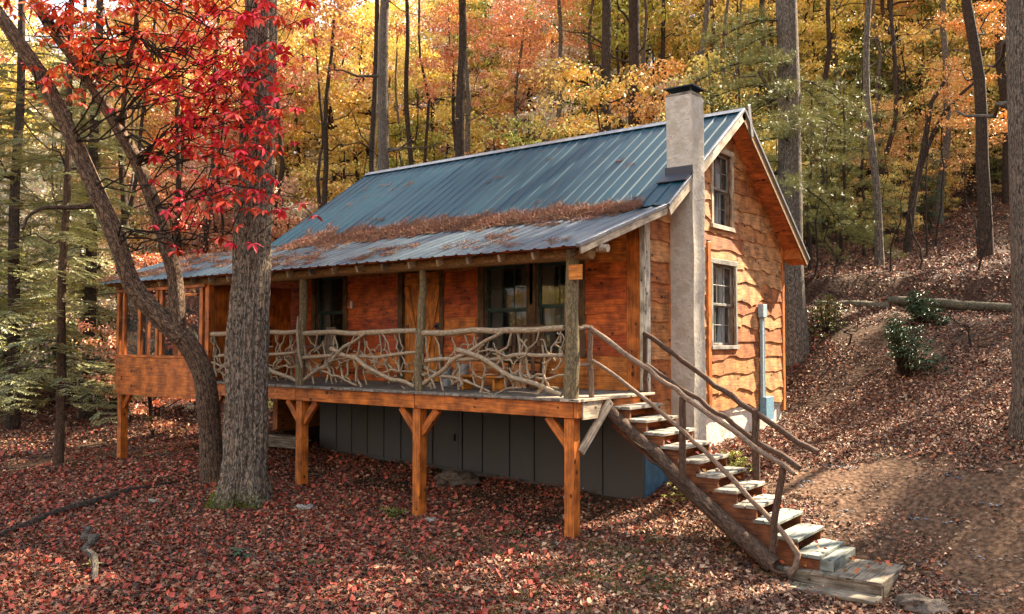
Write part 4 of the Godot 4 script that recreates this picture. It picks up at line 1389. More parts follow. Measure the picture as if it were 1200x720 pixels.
	# twigs reach out over the yard; each carries whorls
	for k in 108:
		# lateral, height, depth of the twig's tip
		var lat := R.randf_range(-7.6, -3.15)
		var f := clampf((lat + 7.0) / 3.85, 0.0, 1.0)
		var hi := R.randf_range(lerpf(4.7, 2.9, f * f) + (0.3 if R.randf() < 0.5 else 0.0), 6.6)
		if f > 0.6 and R.randf() < 0.35: hi = R.randf_range(2.75, 4.4)
		if k % 3 == 0:
			lat = R.randf_range(-4.25, -3.2)
			f = 0.9
			hi = R.randf_range(2.8, 6.0)
		var dep := R.randf_range(11.9, 14.3) if f < 0.75 else R.randf_range(11.7, 12.75)
		var tip := Vector3(EYE.x, 0, EYE.z) + AHEAD * dep + ASIDE * (lat * dep / 13.0) + Vector3(0, hi, 0)
		var st: Array = stems[[1, 2, 2, 4, 4][R.randi_range(0, 4)]][0]
		var root: Vector3 = st[0]
		for q in st: # nearest stem point that lies lower than the tip
			if q.distance_to(tip) < root.distance_to(tip) or q.y < 2.5: root = q
		root = root.lerp(tip, 0.02)
		var tw := wob(root, tip, 9, 0.55)
		mb = MB.new()
		tube(mb, tw, taper(9, 0.016, 0.004), 5)
		put("twig", mb.mesh(), M.bark_dark, crown)
		for j in 6:
			var p: Vector3 = tw[4 + j]
			p += rv(0.26)
			var warm := clampf(1.25 - f * 1.3 + R.randf_range(-0.45, 0.45), 0.0, 1.0)
			spare.append([p, warm])
	spare.sort_custom(func(a, b): return hash(a[0]) < hash(b[0]))
	for q in spare.size():
		var p: Vector3 = spare[q][0]
		var m: Material = M.leaf_red if spare[q][1] < 0.42 else (M.leaf_scarlet if spare[q][1] < 0.72 else M.leaf_coral)
		var xf := Transform3D(Basis(Vector3(R.randf_range(-1, 1), 0.2, R.randf_range(-1, 1)).normalized(), R.randf_range(-0.7, 0.7)) * Basis(Vector3.UP, R.randf() * TAU) * Basis.from_scale(Vector3.ONE * R.randf_range(0.75, 1.2)), p)
		if count < 290:
			var o := put("leaf_whorl", wh[R.randi_range(0, 3)], m, crown)
			o.transform = xf
			count += 1
		else:
			spare[q].append(xf)
	var mm := MultiMesh.new()
	mm.transform_format = MultiMesh.TRANSFORM_3D
	mm.mesh = wh[0]
	mm.instance_count = spare.size() - count
	for q in mm.instance_count: mm.set_instance_transform(q, spare[count + q][2])
	var mi := MultiMeshInstance3D.new()
	mi.name = "inner_leaves"
	mi.multimesh = mm
	mi.material_override = M.leaf_scarlet
	tag(mi, "", "", "", "stuff")
	crown.add_child(mi)

	# ---- trunks one can tell apart
	R.seed = 31
	var pine := tall("pine_tree", "broad straight pine trunk close behind the gable with drooping needle boughs", -0.54, -9.7, 0.30, 22.0, "bark_grey", "needle_pine", 0.0, "", 0.15)
	evergreen(pine, "pine", "needle_pine", "bark_dark", 24.0, 3.6, 7.6, 34, 1.05, 0.7, 5.3)
	evergreen(pine, "pine", "needle_pine", "bark_dark", 24.0, 12.0, 21.0, 30, 1.3, 1.2, 5.1)
	tall("poplar_tree", "thick straight grey trunk at the edge of the leafy slope right of the path", 4.62, -4.95, 0.31, 18.0, "bark_grey", "leaf_gold", 1.1, "", 0.2)
	tall("slender_tree", "grey trunk with loose bark rising from the upper leafy slope", 2.2, -16.7, 0.18, 19.0, "bark_dark", "leaf_orange", 1.0, "", 0.9)
	tall("slender_tree", "thin pale trunk on the bank just above the mossy log", -0.1, -15.2, 0.11, 15.0, "bark_grey", "leaf_gold", 0.95, "", 0.5)
	var cu := thing("forked_tree", Vector3(-0.4, ht(-0.4, -19.5), -19.5), "dark forked trunk curving to one side on the hillside", "tree")
	for q in [[[Vector3(-0.45, 3.0, -19.5), Vector3(-0.23, 5.22, -19.65), Vector3(-0.04, 6.08, -19.75), Vector3(0.14, 7.15, -19.83), Vector3(0.31, 8.22, -19.91), Vector3(0.66, 8.88, -20.15)], 0.13, 0.05], [[Vector3(-0.10, 5.9, -19.72), Vector3(0.19, 6.88, -19.89), Vector3(0.58, 7.81, -20.14), Vector3(1.01, 8.43, -20.44), Vector3(1.8, 9.2, -20.8)], 0.09, 0.04]]:
		mb = MB.new()
		tube(mb, q[0], taper(q[0].size() - 1, q[1], q[2]), 10, 0.1)
		put("stem", mb.mesh(), M.bark_dark, cu)
	var cl := put("crown", crowns[2][0], M.leaf_orange, cu)
	cl.position = Vector3(1.6, 2.8, -1.0)
	cl.scale = Vector3.ONE * 0.8
	var back := "bare trunks of the tall forest trees behind the cabin"
	tall("twin_tree", "tall grey trunk behind the far end of the blue roof", -12.06, -8.25, 0.22, 19.0, "bark_grey", "leaf_gold", 1.2, "", 0.3)
	tall("twin_tree", "thin dark trunk close beside the tall grey trunk behind the roof", -13.10, -8.75, 0.135, 17.0, "bark_dark", "leaf_yellow", 1.0, "", 0.3)
	tall("forked_tree", "dark trunk behind the middle of the roof ridge", -11.70, -11.1, 0.20, 18.0, "bark_dark", "leaf_orange", 1.1, "", 0.5)
	tall("straight_tree", "stout dark trunk behind the ridge near the chimney", -8.70, -17.2, 0.28, 22.0, "bark_dark", "leaf_gold", 1.2, "", 0.2)
	tall("straight_tree", "straight dark trunk just left of the stoutest one behind the ridge", -7.89, -14.0, 0.205, 20.0, "bark_dark", "leaf_yellow", 1.0, "", 0.2)
	for q in [[-19.99, -8.41, 0.13], [-14.70, -12.49, 0.13], [-15.36, -15.76, 0.13], [-13.74, -14.49, 0.14], [-13.00, -18.84, 0.17], [-10.49, -23.30, 0.16], [-0.44, -24.73, 0.15], [-17.64, -10.22, 0.15], [-24.29, -8.88, 0.15], [-26.64, -10.86, 0.14], [-24.15, -10.26, 0.13], [-4.62, -24.04, 0.15], [-5.51, -29.66, 0.15], [-2.78, -29.24, 0.16], [-16.96, -23.37, 0.18], [-17.29, -20.59, 0.15], [-10.99, -27.96, 0.18], [-22.70, -6.33, 0.18], [1.5, -27.0, 0.2], [4.5, -31.0, 0.2]]:
		var bk: String = ["bark_dark", "bark_dark", "bark_grey"][R.randi_range(0, 2)]
		var lb: String = ("slim grey" if bk == "bark_grey" else ("slim dark" if q[2] < 0.155 else "thicker dark")) + " trunk among the autumn leaves " + place_words(Vector3(q[0], 0, q[1]))
		tall("forest_tree", lb, q[0], q[1], q[2], R.randf_range(10.5, 17.0), bk, ["leaf_gold", "leaf_orange", "leaf_yellow", "leaf_rust"][R.randi_range(0, 3)], R.randf_range(0.55, 0.85), "forest trunks " + place_words(Vector3(q[0], 0, q[1])), 0.8)
	# many thinner stems further up the hillside
	var more := 0
	while more < 74:
		var d := R.randf_range(27.0, 62.0)
		var p := EYE + AHEAD * d + ASIDE * (R.randf_range(-0.62, 0.66) * d)
		if (p.x > -14.0 and p.z > -11.0) or p.z > 0.0: continue
		more += 1
		var rad := R.randf_range(0.07, 0.17)
		var bk: String = ["bark_dark", "bark_grey", "bark_red"][R.randi_range(0, 2)]
		var wd: String = {"bark_dark": "dark", "bark_grey": "grey", "bark_red": "brown"}[bk]
		tall("forest_tree", ("slender " if rad < 0.12 else "sturdy ") + wd + " stem up the hillside " + place_words(p), p.x, p.z, rad, R.randf_range(12.0, 18.0), bk, ["leaf_gold", "leaf_yellow", "leaf_orange"][R.randi_range(0, 2)], R.randf_range(0.4, 0.6), wd + " stems " + place_words(p), 1.2)
	# canopy trees that stand outside the picture and shade the yard
	for q in [[9.5, -14.0, 0.22, 19.0], [13.0, -20.0, 0.25, 21.0], [7.0, -22.0, 0.22, 22.0], [12.0, -8.0, 0.25, 18.0], [8.3, -20.1, 0.12, 8.5, 0.55], [6.8, -22.2, 0.12, 8.0, 0.5], [9.8, -16.6, 0.12, 9.5, 0.6], [7.7, -14.9, 0.15, 14.5, 0.75], [11.0, -12.0, 0.15, 11.0, 0.8], [8.0, -26.0, 0.15, 10.0, 0.6], [4.2, -14.7, 0.12, 16.2, 0.85], [8.2, -16.7, 0.12, 15.5, 0.8], [6.2, -15.5, 0.12, 16.0, 0.7], [10.3, -20.0, 0.14, 9.5, 0.8], [11.6, -15.4, 0.14, 10.5, 0.85], [13.5, -11.0, 0.14, 12.5, 0.85]]:
		tall("forest_tree", "golden-leaved forest tree beyond the thick grey trunk, shading the path", q[0], q[1], q[2], q[3], "bark_dark", "leaf_gold", q[4] if q.size() > 4 else 1.15, back, 0.5)

	# ---- young pines on the slope
	for q in [[-1.51, -16.33, 5.5, "bushy young pine with yellow-green needles above the mossy log"], [-1.69, -14.30, 5.0, "young pine standing close beside the broad pine trunk"], [-1.63, -19.40, 6.5, "taller young pine further up the leafy slope"], [-8.37, -13.57, 8.0, "young green pine behind the ridge near the stout trunks"], [-4.16, -15.55, 9.0, "young pine rising behind the gable peak"]]:
		var o := tall("young_pine", q[3], q[0], q[1], 0.06, q[2], "bark_dark", "needle_pine", 0.0, "", 0.3)
		evergreen(o, "pine", "needle_pine", "bark_dark", q[2] * 1.15, 0.6, q[2] * 0.97, 30, 0.85)
	# ---- hemlocks at the far side of the yard
	R.seed = 41
	for q in [[-12.25, 0.78, 0.105, 13.0, "thin hemlock with a sunlit pale trunk beside the screened porch", 0.9], [-19.8, -3.55, 0.20, 17.0, "thick dark hemlock trunk beyond the screened porch", 1.3], [-19.4, -1.3, 0.18, 16.0, "dark hemlock trunk at the far edge of the leafy yard", 1.3], [-23.5, -5.2, 0.15, 15.0, "feathery hemlock in the shade of the wood beyond the yard", 1.4], [-25.0, -0.8, 0.15, 15.0, "feathery hemlock in the shade of the wood beyond the yard", 1.5], [-15.8, 4.2, 0.12, 13.0, "pale green hemlock growing before the wood's edge", 1.1], [-28.0, -3.5, 0.15, 16.0, "feathery hemlock in the shade of the wood beyond the yard", 1.6], [-30.0, 2.5, 0.15, 16.0, "feathery hemlock in the shade of the wood beyond the yard", 1.6]]:
		var o := tall("hemlock_tree", q[4], q[0], q[1], q[2], q[3], "bark_dark" if q[2] > 0.11 else "bark_red", "needle_hemlock", 0.0, "hemlocks beyond the yard", 0.3)
		evergreen(o, "hemlock", "needle_hemlock", "bark_grey", q[3] * 1.1, 1.2 if q[2] < 0.13 else 0.9, q[3] * 0.7, 66, q[5])

func place_words(p: Vector3) -> String: # where on the hillside, told by what stands before it
	var a := rad_to_deg(atan2((p - EYE).dot(ASIDE), (p - EYE).dot(AHEAD)))
	for q in [[-25.0, "beyond the hemlocks"], [-15.5, "beyond the screened porch"], [-8.0, "behind the far end of the cabin roof"], [0.0, "behind the middle of the cabin roof"], [8.0, "behind the roof ridge near the chimney"], [15.0, "behind the chimney and gable peak"], [22.0, "behind the broad pine trunk"]]:
		if a < q[0]: return q[1]
	return "up the leafy slope above the logs"

func make_forest() -> void:
	R.seed = 51
	var spots := []
	var words := {"leaf_yellow": "yellow", "leaf_gold": "golden", "leaf_orange": "orange", "leaf_rust": "rust-red", "leaf_pink": "dusty pink", "leaf_red": "crimson", "leaf_scarlet": "scarlet", "leaf_cream": "pale cream", "leaf_lime": "lime-yellow", "leaf_olive": "olive green", "leaf_coral": "coral-red"}
	var tries := 0
	while spots.size() < 285 and tries < 12000:
		tries += 1
		var far := R.randf() < 0.55
		var d := R.randf_range(21.0, 40.0) if not far else R.randf_range(38.0, 78.0)
		var px := R.randf_range(-150.0, 1350.0)
		var p := EYE + AHEAD * d + ASIDE * ((px - 600.0) / 1010.0 * d)
		if p.x > -13.5 and p.z > -10.5: continue
		if px > 880.0 and d < 31.0: continue
		if p.z > 1.5: continue
		if px < 140.0 and d < 27.0: continue
		var gap := 1.9 if d < 40.0 else 2.9
		var ok := true
		for q in spots:
			if Vector2(q[0] - p.x, q[1] - p.z).length() < gap: ok = false; break
		if not ok: continue
		spots.append([p.x, p.z, d, px])
	for q in spots:
		var px: float = q[3]
		var d: float = q[2]
		var pal: Array
		if px < 150.0: pal = ["leaf_cream", "leaf_cream", "leaf_cream", "leaf_olive", "leaf_lime", "leaf_yellow"]
		elif px < 330.0: pal = ["leaf_rust", "leaf_pink", "leaf_rust", "leaf_coral", "leaf_orange", "leaf_cream"]
		elif px < 460.0: pal = ["leaf_yellow", "leaf_gold", "leaf_yellow", "leaf_gold", "leaf_orange", "leaf_cream"]
		elif px < 660.0: pal = ["leaf_pink", "leaf_orange", "leaf_gold", "leaf_yellow", "leaf_cream", "leaf_lime", "leaf_yellow"]
		elif px < 820.0: pal = ["leaf_yellow", "leaf_lime", "leaf_olive", "leaf_orange", "leaf_lime", "leaf_gold", "leaf_cream"]
		elif px < 960.0: pal = ["leaf_gold", "leaf_lime", "leaf_olive", "leaf_yellow", "leaf_yellow"]
		else: pal = ["leaf_orange", "leaf_gold", "leaf_yellow", "leaf_yellow", "leaf_lime", "leaf_lime", "leaf_olive"]
		var leaf: String = pal[R.randi_range(0, pal.size() - 1)]
		var s := R.randf_range(0.75, 1.25) if d < 40.0 else R.randf_range(0.75, 1.3) * (1.15 if px < 800.0 else 0.95)
		var hh := 7.0 if d < 38.0 else 14.0
		for b in LIT: # keep the tree below the beam
			var tt: float = (q[1] - b.z) / SUN.z
			if tt > 0.0 and absf(b.x + SUN.x * tt - q[0]) < 3.0:
				s = minf(s, maxf(0.45, (b.y + SUN.y * tt - ht(q[0], q[1])) / hh * 0.9))
		var where := place_words(Vector3(q[0], 0, q[1]))
		var size := "small low" if d < 30.0 else ("leafy" if d < 38.0 else ("tall leafy" if d < 56.0 else "distant tall"))
		grow("understorey_tree", size + " " + words[leaf] + " autumn tree " + where, q[0], q[1], s, R.randi_range(0, 5) if d < 38.0 else R.randi_range(6, 9), leaf, "bark_dark", size + " " + words[leaf] + " trees " + where)
	# the wood goes on behind the yard; the porch windows mirror it
	for q in [[-14.0, 17.0], [-9.0, 20.0], [-4.0, 18.5], [1.0, 21.0], [5.5, 19.0], [10.5, 20.5], [15.0, 17.0], [18.5, 11.0], [19.0, 4.5], [-18.0, 13.5], [-7.0, 25.0], [3.0, 26.0], [12.0, 25.0], [22.0, 8.0], [-20.0, 20.0], [16.0, 0.5]]:
		var lf: String = ["leaf_gold", "leaf_orange", "leaf_yellow", "leaf_rust"][R.randi_range(0, 3)]
		grow("understorey_tree", "tall " + words[lf] + " autumn tree across the yard, facing the porch", q[0], q[1], R.randf_range(1.0, 1.25), R.randi_range(6, 9), lf, "bark_dark", words[lf] + " trees across the yard")
	# low growth along the edge of the clearing
	for k in 46:
		var d := R.randf_range(22.0, 36.0)
		var px := R.randf_range(420.0, 1250.0)
		if px > 930.0 and d < 29.0: continue
		var p := EYE + AHEAD * d + ASIDE * ((px - 600.0) / 1010.0 * d)
		if p.x > -12.5 and p.z > -9.5: continue
		var leaf: String = ["leaf_olive", "leaf_lime", "leaf_yellow", "leaf_gold", "leaf_green"][R.randi_range(0, 4)]
		var o := grow("sapling", "knee-high " + words.get(leaf, "dark green") + " sapling " + place_words(p), p.x, p.z, R.randf_range(0.28, 0.5), R.randi_range(0, 5), leaf, "bark_dark", words.get(leaf, "dark green") + " saplings " + place_words(p))
		o.set_meta("category", "sapling")
	# bare saplings on the leafy slope
	for q in [[-1.2, -13.2, 4.0], [0.6, -17.5, 5.0], [1.0, -14.5, 3.0], [-2.4, -14.0, 4.5], [3.1, -18.5, 5.0], [-1.8, -17.0, 5.5], [0.2, -20.5, 5.0], [2.6, -21.5, 5.0], [-0.6, -12.9, 1.6], [0.4, -13.9, 2.2], [2.3, -14.6, 1.8], [3.4, -15.6, 2.6], [1.7, -19.0, 3.0], [-1.0, -18.4, 3.5], [-2.0, -12.4, 2.4], [4.2, -17.0, 2.6], [3.0, -10.2, 0.8], [0.6, -10.0, 0.7]]:
		var y := ht(q[0], q[1])
		var o := thing("bare_sapling", Vector3(q[0], y, q[1]), "thin leafless sapling on the leaf-strewn slope above the logs", "sapling", "bare saplings on the slope")
		var mb := MB.new()
		var pts := wob(Vector3(q[0], y - 0.1, q[1]), Vector3(q[0] + R.randf_range(-0.5, 0.5), y + q[2], q[1]), 8, 0.3)
		tube(mb, pts, taper(8, 0.03, 0.008), 6)
		for k in 5:
			var p: Vector3 = pts[3 + k]
			tube(mb, wob(p, p + Vector3(R.randf_range(-0.8, 0.8), 0.5, R.randf_range(-0.8, 0.8)), 4, 0.2), taper(4, 0.009, 0.003), 4)
		put("stem", mb.mesh(), M.bark_dark, o)

# evergreen shrub of upright stems with long leaves in whorls
func shrub(called: String, label: String, x: float, z: float, H: float, rad: float, n: int, leaf: String, l: float) -> void:
	var y := ht(x, z)
	var o := thing(called, Vector3(x, y, z), label, "shrub")
	var wd := MB.new()
	var lv := MB.new()
	for k in n:
		var a := k * 2.399
		var rr := rad * sqrt((k + 0.5) / n) * (1.0 + 0.5 * sin(a * 1.0 + x))
		var top := H * (1.0 - 0.55 * pow(rr / rad, 2.0)) * R.randf_range(0.75, 1.0)
		var tip := Vector3(x + cos(a) * rr, y + top, z + sin(a) * rr)
		var st := wob(Vector3(x + cos(a) * rr * 0.15, y - 0.05, z + sin(a) * rr * 0.15), tip, 6, 0.12)
		tube(wd, st, taper(6, 0.012, 0.004), 5)
		for e in 4:
			var p: Vector3 = st[3 + e] + rv(0.06)
			for j in 9:
				var an := TAU * (j + R.randf()) / 9.0
				var d := Vector3(cos(an), R.randf_range(-0.5, 0.4), sin(an)).normalized()
				var tn := R.randf_range(0.6, 1.4)
				lv.leaf(p, d, Vector3.UP, l * R.randf_range(0.7, 1.2), l * 0.3, Color(tn, tn * R.randf_range(0.9, 1.15), tn), 0.2)
	put("stems", wd.mesh(), M.bark_dark, o)
	put("foliage", lv.mesh(), M[leaf], o)

func make_small_things() -> void:
	R.seed = 61
	var mb: MB
	shrub("rhododendron", "rounded dark green evergreen shrub on the leafy slope below the logs", 1.95, -8.9, 1.25, 0.62, 48, "leaf_green", 0.12)
	shrub("rhododendron", "small dark green evergreen shrub in front of the mossy log", 1.65, -11.7, 0.75, 0.45, 36, "leaf_green", 0.13)
	shrub("leafy_shrub", "olive green leafy shrub at the foot of the pine behind the cabin corner", -0.05, -10.5, 0.9, 0.5, 34, "leaf_olive", 0.08)
	shrub("low_plant", "low leafy green plant at the foot of the cabin under the stairs", 0.55, -2.35, 0.3, 0.35, 30, "leaf_lime", 0.06)
	shrub("low_plant", "small green seedling by the foot of the second porch post", -2.95, 0.25, 0.16, 0.14, 10, "leaf_olive", 0.06)
	shrub("low_plant", "tiny green seedling among the red leaves in the open yard", -2.79, 2.96, 0.12, 0.1, 7, "leaf_green", 0.06)
	shrub("low_plant", "bright green weed growing against the chimney foot", 0.75, -3.3, 0.35, 0.3, 26, "leaf_lime", 0.07)
	# logs laid along the slope
	for q in [[Vector3(-0.73, 1.54, -11.74), Vector3(0.78, 1.53, -12.45), 0.10, "mossy log laid along the slope near the pine"], [Vector3(0.72, 1.60, -12.70), Vector3(3.4, 1.44, -13.2), 0.11, "longer split log continuing the line of the mossy one"]]:
		var o := thing("fallen_log", q[0].lerp(q[1], 0.5), q[3], "log")
		mb = MB.new()
		var a: Vector3 = q[0]
		var b: Vector3 = q[1]
		a.y = ht(a.x, a.z) + 0.05; b.y = ht(b.x, b.z) + 0.05
		tube(mb, wob(a, b, 16, 0.06), taper(16, q[2], q[2] * 1.05), 14, 0.2)
		put("wood", mb.mesh(), M.mossy_log, o)
	# fallen branch and weathered root in the yard
	var br := thing("fallen_branch", Vector3(-7.1, -1.87, 3.2), "long dark rotting branch lying on the red leaves", "branch")
	var pts := []
	for q in [Vector3(-5.4, 0, 5.3), Vector3(-5.9, 0, 4.71), Vector3(-6.32, 0, 4.25), Vector3(-6.75, 0, 3.7), Vector3(-7.11, 0, 3.23), Vector3(-7.32, 0, 2.35), Vector3(-7.51, 0, 1.83), Vector3(-7.29, 0, 1.13)]: pts.append(Vector3(q.x, ht(q.x, q.z) + 0.04, q.z))
	mb = MB.new()
	tube(mb, pts, [0.03, 0.045, 0.05, 0.06, 0.07, 0.075, 0.05, 0.015], 10, 0.25)
	put("wood", mb.mesh(), M.bark_dark, br)
	var rt := thing("dead_root", Vector3(-4.2, -1.89, 4.05), "twisted grey dead root poking out of the leaves", "root")
	pts = []
	for q in [Vector3(-5.89, 0.02, 3.38), Vector3(-5.3, 0.12, 3.55), Vector3(-4.99, 0.08, 3.80), Vector3(-4.5, 0.15, 3.88), Vector3(-4.22, 0.09, 4.15), Vector3(-3.7, 0.1, 4.30), Vector3(-3.38, 0.05, 4.45), Vector3(-2.9, -0.03, 4.7)]: pts.append(Vector3(q.x, ht(q.x, q.z) + q.y + 0.045, q.z))
	mb = MB.new()
	tube(mb, pts, [0.01, 0.035, 0.04, 0.046, 0.042, 0.04, 0.036, 0.028], 11, 0.3)
	put("wood", mb.mesh(), M.bark_grey, rt)
	var sp := thing("yellow_sprig", Vector3(-3.72, -1.8, 4.31), "sprig of bright yellow leaves beside the dead root", "leaves")
	for k in 5:
		mb = MB.new()
		var d := Vector3(R.randf_range(-1, 1), R.randf_range(0.1, 0.8), R.randf_range(-1, 1)).normalized()
		mb.leaf(Vector3(-3.72, ht(-3.72, 4.31) + 0.03, 4.31), d, Vector3.UP, 0.13, 0.07, Color(1.0, 1.2, 1.0))
		put("leaf", mb.mesh(), M.leaf_yellow, sp)
	# planks kept dry under the porch
	var lum := thing("lumber_stack", Vector3(-7.9, -1.35, -1.3), "few old grey planks stacked on the ground under the porch", "lumber")
	for k in 5:
		mb = MB.new()
		var yy := ht(-7.9, -1.3) + 0.05 + 0.045 * k
		beam(mb, Vector3(-8.9 + 0.1 * R.randf(), yy, -1.25 + R.randf() * 0.1), Vector3(-7.0 + 0.15 * R.randf(), yy, -1.35 + R.randf() * 0.1), 0.2, 0.04)
		put("plank", mb.mesh(), M.grey_wood, lum)
	# stones
	for q in [[-4.31, 0.79, 0.13, "flat pale stone lying between the oak and the porch posts"], [-2.34, 0.11, 0.11, "pale stone at the foot of the second porch post"], [4.0, -0.62, 0.21, "broad brown stone at the corner of the stair landing"], [-3.25, -1.5, 0.30, "rounded earth-stained boulder against the basement wall"], [-6.6, 1.9, 0.10, "small pale stone half sunk in the red leaves"]]:
		var o := thing("stone", Vector3(q[0], ht(q[0], q[1]), q[1]), q[3], "stone")
		mb = MB.new()
		var rows := []
		var uvs := []
		var sd := R.randf() * 300.0
		for r in 11:
			var row := PackedVector3Array()
			var uv := PackedVector2Array()
			for k in 17:
				var a := TAU * (k % 16) / 16.0
				var b := lerpf(-PI / 2, PI / 2, r / 10.0)
				var d := Vector3(cos(a) * cos(b), sin(b), sin(a) * cos(b))
				var rr: float = q[2] * (1.0 + 0.6 * N2.get_noise_3d(d.x * 50.0 + sd, d.y * 50.0, d.z * 50.0))
				row.append(o.position + Vector3(d.x * 1.25, d.y * 0.45, d.z) * rr + Vector3(0, q[2] * 0.15, 0)); uv.append(Vector2(a, b))
			rows.append(row); uvs.append(uv)
		mb.sheet(rows, true, uvs, -1.0)
		put("body", mb.mesh(), M.stone if q[2] > 0.2 else M.pale_stone, o)

# ------------------------------------------------------------------ litter, needles and grass: nobody could count these
func scatter(called: String, label: String, category: String, mesh: Mesh, m: Material, xfs: Array, cols: Array) -> void:
	var mm := MultiMesh.new()
	mm.transform_format = MultiMesh.TRANSFORM_3D
	mm.use_colors = true
	mm.mesh = mesh
	mm.instance_count = xfs.size()
	for k in xfs.size():
		mm.set_instance_transform(k, xfs[k])
		mm.set_instance_color(k, cols[k])
	var o := MultiMeshInstance3D.new()
	o.name = numbered(called)
	o.multimesh = mm
	o.material_override = m
	add_child(o)
	tag(o, label, category, "", "stuff")

func litter_patch(n: int, rad: float, pal: Array, size: float) -> ArrayMesh:
	var mb := MB.new()
	for k in n:
		var a := R.randf() * TAU
		var p := Vector3(cos(a), 0, sin(a)) * rad * sqrt(R.randf()) + Vector3(0, R.randf_range(0.004, 0.035), 0)
		var up := (Vector3.UP + rv(0.65)).normalized()
		var d := ru()
		d = (d - up * d.dot(up)).normalized()
		var s := size * (R.randf_range(0.4, 1.1) if R.randf() < 0.7 else R.randf_range(1.1, 1.9))
		var c: Color = pal[R.randi_range(0, pal.size() - 1)]
		mb.leaf(p, d, up, s, s * R.randf_range(0.3, 0.9), c * R.randf_range(0.7, 1.25), R.randf_range(-0.2, 0.3))
	return mb.mesh()

func under_cabin(x: float, z: float) -> bool:
	return x > -8.9 and x < 0.05 and z < -1.9 and z > -7.7

